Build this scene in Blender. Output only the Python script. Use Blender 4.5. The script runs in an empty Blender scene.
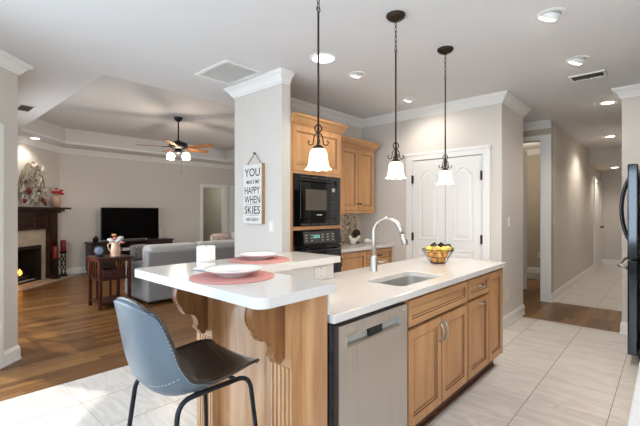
import bpy, bmesh, math, random
from mathutils import Vector, Matrix
random.seed(7)
PI = math.pi
SC = bpy.context.scene
COL = SC.collection

# ------------------------------------------------------------------ camera, world, sun, large lights, exposure
AZ = math.radians(42.19)
cam_d = bpy.data.cameras.new('camera'); cam = bpy.data.objects.new('camera', cam_d); COL.objects.link(cam)
cam.location = (0, 0, 1.364); cam.rotation_euler = (PI/2, 0, AZ - PI/2)
cam_d.sensor_width = 36; cam_d.lens = 385/640*36; cam_d.shift_y = -1.2/640; cam_d.clip_start = 0.02
SC.camera = cam
w = bpy.data.worlds.new('sky'); SC.world = w; w.use_nodes = True
w.node_tree.nodes['Background'].inputs[0].default_value = (0.78, 0.88, 1.0, 1)
w.node_tree.nodes['Background'].inputs[1].default_value = 1.6

def lamp(kind, name, loc, energy, color=(1, 1, 1), target=None, **kw):
    d = bpy.data.lights.new(name, kind); d.energy = energy; d.color = color
    for k, v in kw.items(): setattr(d, k, v)
    o = bpy.data.objects.new(name, d); COL.objects.link(o); o.location = loc
    if target is not None:
        o.rotation_euler = (Vector(target) - Vector(loc)).to_track_quat('-Z', 'Y').to_euler()
    return o
lamp('SUN', 'sun', (-6, 12, 12), 2.4, (1.0, 0.95, 0.87), target=(-6+0.45, 12-0.89, 12-1.5), angle=0.03)
lamp('AREA', 'daylight_breakfast_window', (-2.05, 0.45, 1.5), 62, (0.60, 0.79, 1.0), target=(3, 0.9, 1.2), shape='RECTANGLE', size=1.7, size_y=1.6)
lamp('AREA', 'daylight_glass_door', (-0.42, 3.12, 1.25), 26, (0.68, 0.84, 1.0), target=(1.3, 1.4, 0.9), shape='RECTANGLE', size=1.5, size_y=1.9)
lamp('AREA', 'fill_near_counter', (1.5, -0.52, 1.75), 7, (0.98, 0.98, 1.0), target=(1.8, 3, 1.0), shape='RECTANGLE', size=2.4, size_y=1.1)  # added fill from behind the camera, no window known there
lamp('AREA', 'daylight_living_side_window', (0.68, 6.2, 1.3), 30, (0.84, 0.92, 1.0), target=(3, 6.1, 0.9), shape='RECTANGLE', size=1.9, size_y=1.8)
lamp('AREA', 'fill_living_east', (7.2, 6.4, 1.5), 14, (1.0, 0.96, 0.90), target=(3, 6.6, 1.4), shape='RECTANGLE', size=2.2, size_y=1.6)  # added fill for the living room, its source is made up
SC.view_settings.view_transform = 'Standard'
try: SC.view_settings.look = 'None'
except Exception: pass
SC.view_settings.gamma = 1; SC.view_settings.use_curve_mapping = False
SC.view_settings.exposure = 0.4

# ------------------------------------------------------------------ materials
def s2l(c): return tuple(((x/255)/12.92 if x/255 <= 0.04045 else ((x/255+0.055)/1.055)**2.4) for x in c) + (1,)
def mat(name, rgb, rough=0.5, metal=0.0, emit=0.0, ecol=None, spec=0.5, noise=0.0, nscale=8.0, bump=0.0, bscale=60.0, trans=0.0, coat=0.0):
    m = bpy.data.materials.new(name); m.use_nodes = True
    nt = m.node_tree; b = nt.nodes['Principled BSDF']
    c = s2l(rgb)
    b.inputs['Base Color'].default_value = c; b.inputs['Roughness'].default_value = rough; b.inputs['Metallic'].default_value = metal
    b.inputs['Specular IOR Level'].default_value = spec
    if coat: b.inputs['Coat Weight'].default_value = coat
    if trans: b.inputs['Transmission Weight'].default_value = trans
    if emit:
        b.inputs['Emission Color'].default_value = s2l(ecol or rgb); b.inputs['Emission Strength'].default_value = emit
    tc = nt.nodes.new('ShaderNodeTexCoord')
    if noise:
        n = nt.nodes.new('ShaderNodeTexNoise'); n.inputs['Scale'].default_value = nscale; n.inputs['Detail'].default_value = 4
        nt.links.new(tc.outputs['Object'], n.inputs['Vector'])
        r = nt.nodes.new('ShaderNodeValToRGB'); r.color_ramp.elements[0].position = 0.3; r.color_ramp.elements[1].position = 0.7
        r.color_ramp.elements[0].color = tuple(x*(1-noise) for x in c[:3]) + (1,)
        r.color_ramp.elements[1].color = tuple(min(1, x*(1+noise)) for x in c[:3]) + (1,)
        nt.links.new(n.outputs['Fac'], r.inputs['Fac']); nt.links.new(r.outputs['Color'], b.inputs['Base Color'])
    if bump:
        n2 = nt.nodes.new('ShaderNodeTexNoise'); n2.inputs['Scale'].default_value = bscale; n2.inputs['Detail'].default_value = 3
        bp = nt.nodes.new('ShaderNodeBump'); bp.inputs['Strength'].default_value = bump; bp.inputs['Distance'].default_value = 0.004
        nt.links.new(tc.outputs['Object'], n2.inputs['Vector']); nt.links.new(n2.outputs['Fac'], bp.inputs['Height']); nt.links.new(bp.outputs['Normal'], b.inputs['Normal'])
    return m
def wood(name, dark, light, stretch=(6, 6, 0.6), rough=0.35, scale=3.0):
    m = bpy.data.materials.new(name); m.use_nodes = True; nt = m.node_tree; b = nt.nodes['Principled BSDF']
    tc = nt.nodes.new('ShaderNodeTexCoord'); mp = nt.nodes.new('ShaderNodeMapping'); mp.inputs['Scale'].default_value = stretch
    nt.links.new(tc.outputs['Object'], mp.inputs['Vector'])
    n = nt.nodes.new('ShaderNodeTexNoise'); n.inputs['Scale'].default_value = scale; n.inputs['Detail'].default_value = 7; n.inputs['Distortion'].default_value = 0.6
    nt.links.new(mp.outputs['Vector'], n.inputs['Vector'])
    r = nt.nodes.new('ShaderNodeValToRGB'); r.color_ramp.elements[0].position = 0.32; r.color_ramp.elements[1].position = 0.68
    r.color_ramp.elements[0].color = s2l(dark); r.color_ramp.elements[1].color = s2l(light)
    nt.links.new(n.outputs['Fac'], r.inputs['Fac']); nt.links.new(r.outputs['Color'], b.inputs['Base Color'])
    b.inputs['Roughness'].default_value = rough
    return m
class N:   # tiny node-graph helper
    def __init__(s, name):
        s.m = bpy.data.materials.new(name); s.m.use_nodes = True; s.nt = s.m.node_tree; s.b = s.nt.nodes['Principled BSDF']
        tc = s.nt.nodes.new('ShaderNodeTexCoord'); s.obj = tc.outputs['Object']
        sp = s.nt.nodes.new('ShaderNodeSeparateXYZ'); s.link(s.obj, sp.inputs[0]); s.x, s.y, s.z = sp.outputs
    def link(s, a, b): s.nt.links.new(a, b)
    def math(s, op, a, b=None, c=None):
        n = s.nt.nodes.new('ShaderNodeMath'); n.operation = op
        for i, v in enumerate((a, b, c)):
            if v is None: continue
            if isinstance(v, (int, float)): n.inputs[i].default_value = v
            else: s.link(v, n.inputs[i])
        return n.outputs[0]
    def xyz(s, x, y, z):
        n = s.nt.nodes.new('ShaderNodeCombineXYZ')
        for i, v in enumerate((x, y, z)):
            if isinstance(v, (int, float)): n.inputs[i].default_value = v
            else: s.link(v, n.inputs[i])
        return n.outputs[0]
    def noise(s, vec, scale, detail=4, dist=0.0):
        n = s.nt.nodes.new('ShaderNodeTexNoise'); n.inputs['Scale'].default_value = scale; n.inputs['Detail'].default_value = detail; n.inputs['Distortion'].default_value = dist
        s.link(vec, n.inputs['Vector']); return n.outputs['Fac']
    def white(s, vec):
        n = s.nt.nodes.new('ShaderNodeTexWhiteNoise'); s.link(vec, n.inputs['Vector']); return n.outputs['Value']
    def ramp(s, fac, stops):
        r = s.nt.nodes.new('ShaderNodeValToRGB'); e = r.color_ramp.elements
        e[0].position, e[0].color = stops[0][0], s2l(stops[0][1]); e[1].position, e[1].color = stops[-1][0], s2l(stops[-1][1])
        for p, c in stops[1:-1]:
            k = e.new(p); k.color = s2l(c)
        s.link(fac, r.inputs['Fac']); return r.outputs['Color']
    def mix(s, fac, a, b, mode='MIX'):
        n = s.nt.nodes.new('ShaderNodeMix'); n.data_type = 'RGBA'; n.blend_type = mode
        for sock, v in ((n.inputs[0], fac), (n.inputs[6], a), (n.inputs[7], b)):
            if isinstance(v, (int, float)): sock.default_value = v
            elif isinstance(v, tuple): sock.default_value = s2l(v)
            else: s.link(v, sock)
        return n.outputs[2]

def tile_floor():
    g = N('porcelain_tile')
    tx = g.math('DIVIDE', g.math('SUBTRACT', g.x, 0.89), 0.45); ty = g.math('DIVIDE', g.math('SUBTRACT', g.y, 0.297), 0.4675)
    cell = g.xyz(g.math('FLOOR', tx), g.math('FLOOR', ty), 0)
    rnd = g.white(cell)
    dx = g.math('ABSOLUTE', g.math('SUBTRACT', g.math('FRACT', g.math('ADD', tx, 0.5)), 0.5))
    dy = g.math('ABSOLUTE', g.math('SUBTRACT', g.math('FRACT', g.math('ADD', ty, 0.5)), 0.5))
    off = g.math('MULTIPLY', rnd, 37.0)
    v = g.xyz(g.math('ADD', g.math('MULTIPLY', g.x, 5.0), off), g.math('ADD', g.math('MULTIPLY', g.y, 1.1), off), off)
    n1 = g.noise(v, 1.6, 6, 1.2)
    c = g.ramp(n1, [(0.3, (210, 202, 193)), (0.47, (221, 214, 206)), (0.56, (205, 196, 187)), (0.7, (224, 217, 210))])
    tint = g.math('ADD', 0.95, g.math('MULTIPLY', rnd, 0.09))
    c = g.mix(1.0, c, g.xyz(tint, tint, tint), 'MULTIPLY')
    gx = g.math('LESS_THAN', dx, 0.0055); gy = g.math('LESS_THAN', dy, 0.006)
    c = g.mix(g.math('MULTIPLY', gx, 0.55), c, (150, 140, 128)); c = g.mix(gy, c, (138, 126, 113))
    g.link(c, g.b.inputs['Base Color']); g.b.inputs['Roughness'].default_value = 0.32
    return g.m
def plank_floor():
    g = N('oak_planks')
    row = g.math('FLOOR', g.math('DIVIDE', g.y, 0.083))
    rr = g.white(g.xyz(row, 3.0, 0))
    px = g.math('DIVIDE', g.math('ADD', g.x, g.math('MULTIPLY', rr, 9.0)), 1.05)
    rnd = g.white(g.xyz(g.math('FLOOR', px), row, 1))
    off = g.math('MULTIPLY', rnd, 23.0)
    v = g.xyz(g.math('ADD', g.math('MULTIPLY', g.x, 1.2), off), g.math('MULTIPLY', g.y, 22.0), off)
    n1 = g.noise(v, 1.5, 6, 0.8)
    f = g.math('ADD', g.math('MULTIPLY', n1, 0.65), g.math('MULTIPLY', rnd, 0.4))
    c = g.ramp(f, [(0.22, (84, 54, 26)), (0.5, (120, 81, 43)), (0.82, (152, 110, 64))])
    ey = g.math('FRACT', g.math('DIVIDE', g.y, 0.083)); ex = g.math('FRACT', px)
    gap = g.math('MAXIMUM', g.math('LESS_THAN', ey, 0.03), g.math('LESS_THAN', ex, 0.003))
    c = g.mix(g.math('MULTIPLY', gap, 0.7), c, (52, 32, 18))
    g.link(c, g.b.inputs['Base Color']); g.b.inputs['Roughness'].default_value = 0.32; g.b.inputs['Specular IOR Level'].default_value = 0.32
    return g.m
def mosaic():
    g = N('pebble_mosaic')
    n = g.nt.nodes.new('ShaderNodeTexVoronoi'); n.inputs['Scale'].default_value = 42; g.link(g.obj, n.inputs['Vector'])
    sp = g.nt.nodes.new('ShaderNodeSeparateColor'); g.link(n.outputs['Color'], sp.inputs[0])
    c = g.ramp(sp.outputs[0], [(0.0, (98, 80, 62)), (0.25, (150, 128, 102)), (0.5, (214, 202, 182)), (0.75, (178, 160, 138)), (1.0, (236, 228, 214))])
    g.link(c, g.b.inputs['Base Color']); g.b.inputs['Roughness'].default_value = 0.3
    return g.m
def quartz(name, c0, c1):
    g = N(name)
    g.link(g.ramp(g.noise(g.obj, 190, 2), [(0.4, c0), (0.62, c1)]), g.b.inputs['Base Color']); g.b.inputs['Roughness'].default_value = 0.13
    return g.m
def brushed(name, rgb, rough=0.28, ax='z'):
    g = N(name)
    v = g.xyz(g.math('MULTIPLY', g.x, 420), g.math('MULTIPLY', g.y, 420), g.math('MULTIPLY', g.z, 2))
    n = g.noise(v, 1.0, 2)
    g.link(g.ramp(n, [(0.3, tuple(int(x*0.93) for x in rgb)), (0.7, rgb)]), g.b.inputs['Base Color'])
    g.b.inputs['Metallic'].default_value = 1.0; g.b.inputs['Roughness'].default_value = rough
    return g.m
def clear_glass(name, tint=(1, 1, 1), op=0.12):
    m = bpy.data.materials.new(name); m.use_nodes = True; nt = m.node_tree
    out = nt.nodes['Material Output']; nt.nodes.remove(nt.nodes['Principled BSDF'])
    t = nt.nodes.new('ShaderNodeBsdfTransparent'); t.inputs[0].default_value = tint + (1,)
    gl = nt.nodes.new('ShaderNodeBsdfGlossy'); gl.inputs['Roughness'].default_value = 0.03
    mx = nt.nodes.new('ShaderNodeMixShader'); mx.inputs[0].default_value = op
    nt.links.new(t.outputs[0], mx.inputs[1]); nt.links.new(gl.outputs[0], mx.inputs[2]); nt.links.new(mx.outputs[0], out.inputs[0])
    return m

M = {}
M['wall'] = mat('beige_wall_paint', (214, 207, 198), 0.85, bump=0.05, bscale=220)
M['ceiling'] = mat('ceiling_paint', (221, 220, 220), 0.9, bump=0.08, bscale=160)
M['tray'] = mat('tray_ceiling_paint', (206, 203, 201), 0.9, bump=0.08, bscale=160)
M['trim'] = mat('white_trim_paint', (236, 234, 230), 0.45)
M['tile'] = tile_floor(); M['planks'] = plank_floor(); M['mosaic'] = mosaic()
M['marble'] = mat('beige_marble', (196, 178, 156), 0.3, noise=0.14, nscale=7)
M['maple'] = wood('glazed_maple', (182, 131, 84), (204, 154, 105), (5, 5, 0.5), 0.36)
M['mapleh'] = wood('glazed_maple_across', (180, 130, 84), (202, 154, 104), (0.5, 5, 5), 0.36)
M['glaze'] = mat('brown_cabinet_glaze', (94, 54, 27), 0.45)
M['knotty'] = wood('knotty_alder', (172, 121, 74), (202, 153, 104), (7, 7, 0.7), 0.3)
M['knotty'].node_tree.nodes['Principled BSDF'].inputs['Coat Weight'].default_value = 1.0; M['knotty'].node_tree.nodes['Principled BSDF'].inputs['Coat Roughness'].default_value = 0.22; M['knotty'].node_tree.nodes['Principled BSDF'].inputs['Coat IOR'].default_value = 1.75
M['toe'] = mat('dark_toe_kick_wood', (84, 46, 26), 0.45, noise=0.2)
M['quartz'] = quartz('white_quartz', (213, 209, 204), (220, 216, 211))
M['steel'] = brushed('brushed_steel', (222, 218, 213), 0.34); M['nickel'] = mat('satin_nickel', (186, 182, 176), 0.34, 1.0)
M['sinksteel'] = mat('sink_steel', (214, 211, 206), 0.42, 1.0)
M['black'] = mat('black_plastic', (16, 16, 17), 0.35); M['blackgloss'] = mat('black_glass', (9, 9, 11), 0.06)
M['fridge'] = mat('black_glossy_steel', (7, 9, 13), 0.1, 0.0, coat=0.2)
M['bronze'] = mat('aged_bronze', (62, 50, 40), 0.4, 0.85); M['iron'] = mat('black_iron', (22, 22, 23), 0.45, 0.3)
M['shade'] = mat('frosted_shade_glass', (255, 240, 214), 0.4, emit=0.85, ecol=(255, 232, 190))
M['fanshade'] = mat('fan_shade_glass', (255, 240, 214), 0.4, emit=2.2, ecol=(255, 232, 196))
M['bulb'] = mat('lit_lens', (255, 250, 240), 0.4, emit=9, ecol=(255, 246, 232))
M['skylens'] = mat('daylight_tube_lens', (236, 244, 255), 0.4, emit=3.0, ecol=(222, 238, 255))
M['leather'] = mat('black_leather', (44, 38, 34), 0.22, noise=0.2, nscale=5, bump=0.25, bscale=120, coat=0.35)
M['leatherback'] = mat('slate_blue_leather', (92, 104, 113), 0.32, noise=0.08, nscale=6, bump=0.15, bscale=120)
M['thread'] = mat('pale_stitching', (186, 190, 192), 0.7)
M['tube'] = mat('black_tube_steel', (24, 28, 34), 0.36, 0.4)
M['coral'] = mat('coral_woven_mat', (198, 138, 130), 0.85, noise=0.1, nscale=60, bump=0.4, bscale=260)
M['china'] = mat('white_china', (238, 236, 232), 0.16); M['chinablue'] = mat('grey_blue_print', (150, 156, 170), 0.3)
M['wax'] = mat('white_wax', (244, 238, 230), 0.5, noise=0.02)
M['waxband'] = mat('grey_ribbon', (206, 198, 190), 0.7)
M['orange'] = mat('orange_peel', (222, 160, 88), 0.45, noise=0.12, nscale=30, bump=0.15, bscale=300)
M['peach'] = mat('peach_skin', (232, 178, 108), 0.5, noise=0.12, nscale=20)
M['lemon'] = mat('lemon_peel', (236, 206, 96), 0.45, noise=0.08, nscale=30)
M['lime'] = mat('green_apple_skin', (112, 142, 52), 0.35, noise=0.15, nscale=14)
M['mahogany'] = wood('dark_mahogany', (48, 20, 16), (78, 34, 26), (6, 6, 0.8), 0.28)
M['espresso'] = wood('espresso_wood', (30, 22, 18), (48, 34, 27), (1, 6, 6), 0.35)
M['mantelwood'] = wood('mantel_wood', (36, 18, 12), (68, 35, 21), (5, 5, 0.8), 0.22)
M['sofa'] = mat('grey_linen_shaded', (150, 148, 146), 0.9, noise=0.06, nscale=90, bump=0.3, bscale=300)  # same fabric as the cushions, darkened for the shaded sofa back
M['sofacush'] = mat('lit_linen_and_pillow_grey', (198, 196, 195), 0.9, noise=0.06, nscale=60, bump=0.3, bscale=200)  # sofa fabric lightened as if lit on top; pale pillow shares it
M['pillow'] = mat('grey_patterned_pillow', (126, 120, 118), 0.9, noise=0.4, nscale=26)
M['pillowpink'] = mat('dusty_pink_pillow', (196, 176, 166), 0.9, noise=0.2, nscale=14)
M['screen'] = mat('tv_screen', (4, 4, 5), 0.1, spec=0.12)
M['silver'] = mat('silver_plastic', (168, 166, 160), 0.4)
M['redwax'] = mat('dark_red_wax', (120, 18, 26), 0.45)
M['red'] = mat('red_petals', (182, 20, 22), 0.6, noise=0.25, nscale=40); M['white'] = mat('white_petals', (228, 224, 216), 0.7, noise=0.1, nscale=40)
M['pink'] = mat('pink_petals', (214, 124, 128), 0.7, noise=0.2, nscale=30); M['peachpetal'] = mat('peach_petals', (226, 164, 104), 0.7)
M['stem'] = mat('dark_green_stems', (62, 76, 46), 0.7); M['twig'] = mat('grey_brown_twigs', (134, 120, 100), 0.8, noise=0.3, nscale=30)
M['cream'] = mat('cream_leaves', (206, 198, 178), 0.7, noise=0.15, nscale=30)
M['vase'] = mat('blush_ceramic', (196, 156, 138), 0.3, noise=0.12, nscale=10); M['pitcher'] = mat('cream_pitcher_glaze', (226, 188, 158), 0.2, noise=0.08, nscale=14)
M['pitcherband'] = mat('amber_glaze_stripe', (196, 138, 70), 0.25)
M['fire'] = mat('flame', (255, 170, 60), 0.5, emit=5, ecol=(255, 160, 60)); M['log'] = mat('charred_log', (50, 38, 30), 0.9, noise=0.3)
M['firebox'] = mat('soot_black_iron', (10, 9, 9), 0.6)
M['signface'] = mat('whitewashed_board', (226, 224, 218), 0.7, noise=0.05, nscale=20); M['signside'] = wood('raw_pine_edge', (150, 108, 62), (188, 144, 92), (6, 6, 0.8), 0.6)
M['ink'] = mat('charcoal_lettering', (52, 50, 48), 0.8); M['rope'] = mat('jute_twine', (136, 108, 76), 0.9)
M['corbelwood'] = wood('shaded_alder', (112, 70, 36), (156, 106, 60), (7, 7, 0.7), 0.3)  # corbel sides' shade under the bar overhang painted into the wood colour
M['maroon'] = mat('maroon_petals', (112, 22, 30), 0.6, noise=0.3, nscale=40)
M['fanwood'] = wood('fan_blade_oak', (138, 86, 44), (178, 122, 70), (4, 4, 4), 0.4)
M['plate'] = mat('ivory_cover_plate', (226, 220, 210), 0.4); M['slot'] = mat('dark_slot', (60, 56, 52), 0.6)
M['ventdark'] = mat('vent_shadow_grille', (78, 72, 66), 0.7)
M['rug'] = mat('grey_rug_pile', (150, 148, 146), 0.95, noise=0.15, nscale=60)
M['backroom'] = mat('tan_wall_paint', (188, 177, 160), 0.88); M['denwall'] = mat('sage_grey_wall_paint', (182, 180, 168), 0.88)
M['panelled'] = M['knotty']
M['glass'] = clear_glass('window_glass'); M['dialblue'] = mat('clock_dial', (104, 108, 126), 0.25)
M['display'] = mat('oven_display', (120, 190, 180), 0.3, emit=0.12); M['micowin'] = mat('microwave_window', (92, 84, 74), 0.12)
M['birdwhite'] = mat('white_bisque', (230, 226, 216), 0.55); M['brownball'] = mat('woven_brown_ball', (58, 44, 34), 0.7, noise=0.35, nscale=30, bump=0.6, bscale=80)
M['exterior'] = mat('patio_concrete', (186, 180, 170), 0.9)

# ------------------------------------------------------------------ mesh helpers
class MB:
    def __init__(s): s.v = []; s.f = []; s.mi = []; s.cur = 0
    def add(s, vs, fs):
        o = len(s.v); s.v += [tuple(v) for v in vs]
        for f in fs: s.f.append(tuple(i+o for i in f)); s.mi.append(s.cur)
        return s
    def m(s, i): s.cur = i; return s
    def box(s, x0, y0, z0, x1, y1, z1):
        x0, x1 = min(x0, x1), max(x0, x1); y0, y1 = min(y0, y1), max(y0, y1); z0, z1 = min(z0, z1), max(z0, z1)
        return s.add([(x0,y0,z0),(x1,y0,z0),(x1,y1,z0),(x0,y1,z0),(x0,y0,z1),(x1,y0,z1),(x1,y1,z1),(x0,y1,z1)],
                     [(3,2,1,0),(4,5,6,7),(0,1,5,4),(1,2,6,5),(2,3,7,6),(3,0,4,7)])
    def obox(s, c, ax, half):
        c = Vector(c); a = [Vector(x).normalized()*h for x, h in zip(ax, half)]
        vs = [c + a[0]*i + a[1]*j + a[2]*k for k in (-1, 1) for (i, j) in ((-1,-1),(1,-1),(1,1),(-1,1))]
        return s.add(vs, [(3,2,1,0),(4,5,6,7),(0,1,5,4),(1,2,6,5),(2,3,7,6),(3,0,4,7)])
    def poly(s, pts): return s.add(pts, [tuple(range(len(pts)))])
    def prism(s, pts, vec):
        vec = Vector(vec); n = len(pts); a = [Vector(p) for p in pts]
        return s.add(a + [p+vec for p in a], [tuple(range(n))[::-1], tuple(range(n, 2*n))] + [(i, (i+1) % n, n+(i+1) % n, n+i) for i in range(n)])
    def ring(s, o, u, v, n, w, h, loops, mats=None, cap=True):
        """rectangles at successive (inset, height) joined into a panel face"""
        o, u, v, n = map(Vector, (o, u, v, n)); vs = []
        for (i, z) in loops:
            vs += [o+u*i+v*i+n*z, o+u*(w-i)+v*i+n*z, o+u*(w-i)+v*(h-i)+n*z, o+u*i+v*(h-i)+n*z]
        b = len(s.v); s.v += [tuple(p) for p in vs]
        for k in range(len(loops)-1):
            for j in range(4):
                s.f.append((b+4*k+j, b+4*k+(j+1) % 4, b+4*k+4+(j+1) % 4, b+4*k+4+j)); s.mi.append(mats[k] if mats else s.cur)
        if cap:
            k = len(loops)-1; s.f.append((b+4*k, b+4*k+1, b+4*k+2, b+4*k+3)); s.mi.append(mats[k] if mats else s.cur)
        return s
    def tube(s, pts, r, seg=10, closed=False):
        pts = [Vector(p) for p in pts]; n = len(pts); rs = r if isinstance(r, (list, tuple)) else [r]*n
        vs = []; prev = None
        for i, p in enumerate(pts):
            if closed: t = pts[(i+1) % n] - pts[i-1]
            else: t = pts[min(i+1, n-1)] - pts[max(i-1, 0)]
            if t.length < 1e-9: t = Vector((0, 0, 1))
            t.normalize()
            if prev is None:
                a = Vector((0, 0, 1)) if abs(t.z) < 0.9 else Vector((1, 0, 0)); e = t.cross(a).normalized()
            else:
                e = prev - t*prev.dot(t)
                e = e.normalized() if e.length > 1e-6 else t.orthogonal().normalized()
            prev = e; g = t.cross(e)
            vs += [p + (e*math.cos(2*PI*k/seg) + g*math.sin(2*PI*k/seg))*rs[i] for k in range(seg)]
        fs = []
        for i in range(n if closed else n-1):
            j = (i+1) % n
            fs += [(i*seg+k, i*seg+(k+1) % seg, j*seg+(k+1) % seg, j*seg+k) for k in range(seg)]
        if not closed: fs += [tuple(range(seg))[::-1], tuple(range((n-1)*seg, n*seg))]
        return s.add(vs, fs)
    def lathe(s, c, prof, seg=24, ax=(0, 0, 1), wob=None, cap=True):
        c = Vector(c); z = Vector(ax).normalized(); x = z.orthogonal().normalized(); y = z.cross(x); vs = []; fs = []
        for i, (r, h) in enumerate(prof):
            for k in range(seg):
                a = 2*PI*k/seg; rr, hh = r, h
                if wob: rr, hh = wob(i, a, r, h)
                vs.append(c + (x*math.cos(a)+y*math.sin(a))*rr + z*hh)
        for i in range(len(prof)-1):
            fs += [(i*seg+k, i*seg+(k+1) % seg, (i+1)*seg+(k+1) % seg, (i+1)*seg+k) for k in range(seg)]
        if cap and prof[0][0] > 1e-6: fs.append(tuple(range(seg))[::-1])
        if cap and prof[-1][0] > 1e-6: fs.append(tuple(range((len(prof)-1)*seg, len(prof)*seg)))
        return s.add(vs, fs)
    def ball(s, c, r, seg=14, rings=9, sc=(1, 1, 1), bumpy=0.0):
        c = Vector(c); vs = [c + Vector((0, 0, -r*sc[2]))]; fs = []
        for i in range(1, rings):
            p = PI*i/rings
            for k in range(seg):
                a = 2*PI*k/seg; q = 1 + bumpy*random.uniform(-1, 1)
                vs.append(c + Vector((math.sin(p)*math.cos(a)*sc[0], math.sin(p)*math.sin(a)*sc[1], -math.cos(p)*sc[2]))*r*q)
        vs.append(c + Vector((0, 0, r*sc[2])))
        for k in range(seg): fs.append((0, 1+(k+1) % seg, 1+k))
        for i in range(rings-2):
            fs += [(1+i*seg+k, 1+i*seg+(k+1) % seg, 1+(i+1)*seg+(k+1) % seg, 1+(i+1)*seg+k) for k in range(seg)]
        t = len(vs)-1
        for k in range(seg): fs.append((t, 1+(rings-2)*seg+k, 1+(rings-2)*seg+(k+1) % seg))
        return s.add(vs, fs)
    def grid(s, fn, nu, nv):
        vs = [fn(i/(nu-1), j/(nv-1)) for j in range(nv) for i in range(nu)]
        return s.add(vs, [(j*nu+i, j*nu+i+1, (j+1)*nu+i+1, (j+1)*nu+i) for j in range(nv-1) for i in range(nu-1)])
    def plate(s, outer, holes, z0, z1):
        """flat slab with holes (2D loops) between z0 and z1"""
        bm = bmesh.new(); es = []
        for lp in [outer]+holes:
            vv = [bm.verts.new((p[0], p[1], 0)) for p in lp]
            es += [bm.edges.new((vv[i], vv[(i+1) % len(vv)])) for i in range(len(vv))]
        bmesh.ops.triangle_fill(bm, edges=es, use_beauty=True, use_dissolve=False)
        bm.verts.ensure_lookup_table(); bm.verts.index_update()
        vs = [v.co.to_2d() for v in bm.verts]; fs = []
        for f in bm.faces:
            ix = [v.index for v in f.verts]
            if f.normal.z < 0: ix.reverse()
            fs.append(ix)
        bm.free()
        s.add([(p.x, p.y, z1) for p in vs], fs); s.add([(p.x, p.y, z0) for p in vs], [f[::-1] for f in fs])
        for lp in [outer]+holes:
            n = len(lp)
            s.add([(p[0], p[1], z0) for p in lp]+[(p[0], p[1], z1) for p in lp], [(i, (i+1) % n, n+(i+1) % n, n+i) for i in range(n)])
        return s
    def xf(s, fn): s.v = [tuple(fn(Vector(v))) for v in s.v]; return s
    def build(s, name, mats, parent=None, smooth=False, bevel=0.0, sub=0, seg=2, local=False, solid=0.0):
        vs = [Vector(v) for v in s.v]
        if parent is not None:
            off = Vector((0, 0, 0)) if local else world_loc(parent)
        elif name in STRUCT_NAMES_ORIGIN: off = Vector((0, 0, 0))
        else:
            off = Vector(((min(v.x for v in vs)+max(v.x for v in vs))/2, (min(v.y for v in vs)+max(v.y for v in vs))/2, min(v.z for v in vs)))
        me = bpy.data.meshes.new(name); me.from_pydata([tuple(v-off) for v in vs], [], s.f)
        for m in (mats if isinstance(mats, (list, tuple)) else [mats]): me.materials.append(m)
        for p, i in zip(me.polygons, s.mi): p.material_index = i; p.use_smooth = smooth
        bm = bmesh.new(); bm.from_mesh(me); bmesh.ops.remove_doubles(bm, verts=bm.verts, dist=1e-5)
        bmesh.ops.recalc_face_normals(bm, faces=bm.faces); bm.to_mesh(me); bm.free()
        o = bpy.data.objects.new(name, me); COL.objects.link(o)
        if parent is None: o.location = off
        else: o.parent = parent
        if solid:
            md = o.modifiers.new('thickness', 'SOLIDIFY'); md.thickness = solid; md.offset = 0
        if sub:
            md = o.modifiers.new('smooth', 'SUBSURF'); md.levels = sub; md.render_levels = sub
        if bevel:
            md = o.modifiers.new('edge', 'BEVEL'); md.width = bevel; md.segments = seg; md.limit_method = 'ANGLE'; md.angle_limit = 0.7
        return o
STRUCT_NAMES_ORIGIN = set()
def world_loc(o):
    l = Vector(o.location); p = o.parent
    while p is not None: l = l + Vector(p.location); p = p.parent
    return l
def tag(o, label, cat, group=None, kind=None):
    if label: o['label'] = label
    if cat: o['category'] = cat
    if group: o['group'] = group
    if kind: o['kind'] = kind
    return o
def thing(name, label, cat, loc=(0, 0, 0), group=None, rotz=0.0):
    o = bpy.data.objects.new(name, None); COL.objects.link(o); o.location = loc; o.rotation_euler = (0, 0, rotz); o.empty_display_size = 0.1
    return tag(o, label, cat, group)
def struct(name, mb, mats, label, cat, **kw):
    STRUCT_NAMES_ORIGIN.add(name)
    return tag(mb.build(name, mats, None, **kw), label, cat, None, 'structure')
def copy_tree(o, parent=None):
    c = o.copy(); COL.objects.link(c); c.parent = parent
    for ch in list(o.children): copy_tree(ch, c)
    return c
def dup(root, loc, label, rotz=None):
    c = copy_tree(root); c.location = loc; c['label'] = label
    if rotz is not None: c.rotation_euler = (0, 0, rotz)
    return c
def rounded(pts, rad, n=6):
    out = []; m = len(pts)
    for i, p in enumerate(pts):
        r = rad[i] if isinstance(rad, (list, tuple)) else rad
        p = Vector(p); a = Vector(pts[i-1]); b = Vector(pts[(i+1) % m])
        if r <= 0: out.append(tuple(p)); continue
        d0 = (a-p).normalized(); d1 = (b-p).normalized(); ang = d0.angle(d1); t = r/math.tan(ang/2)
        c = p + (d0+d1).normalized()*(r/math.sin(ang/2)); s0 = p+d0*t-c; s1 = p+d1*t-c
        for k in range(n+1):
            q = (s0*(1-k/n)+s1*(k/n)); q = q.normalized()*r; out.append(tuple(c+q))
    return out
def arc(c, r, a0, a1, n, u, v):
    c, u, v = Vector(c), Vector(u), Vector(v)
    return [c + u*(r*math.cos(a0+(a1-a0)*i/n)) + v*(r*math.sin(a0+(a1-a0)*i/n)) for i in range(n+1)]
X_, Y_, Z_ = Vector((1, 0, 0)), Vector((0, 1, 0)), Vector((0, 0, 1))
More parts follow.
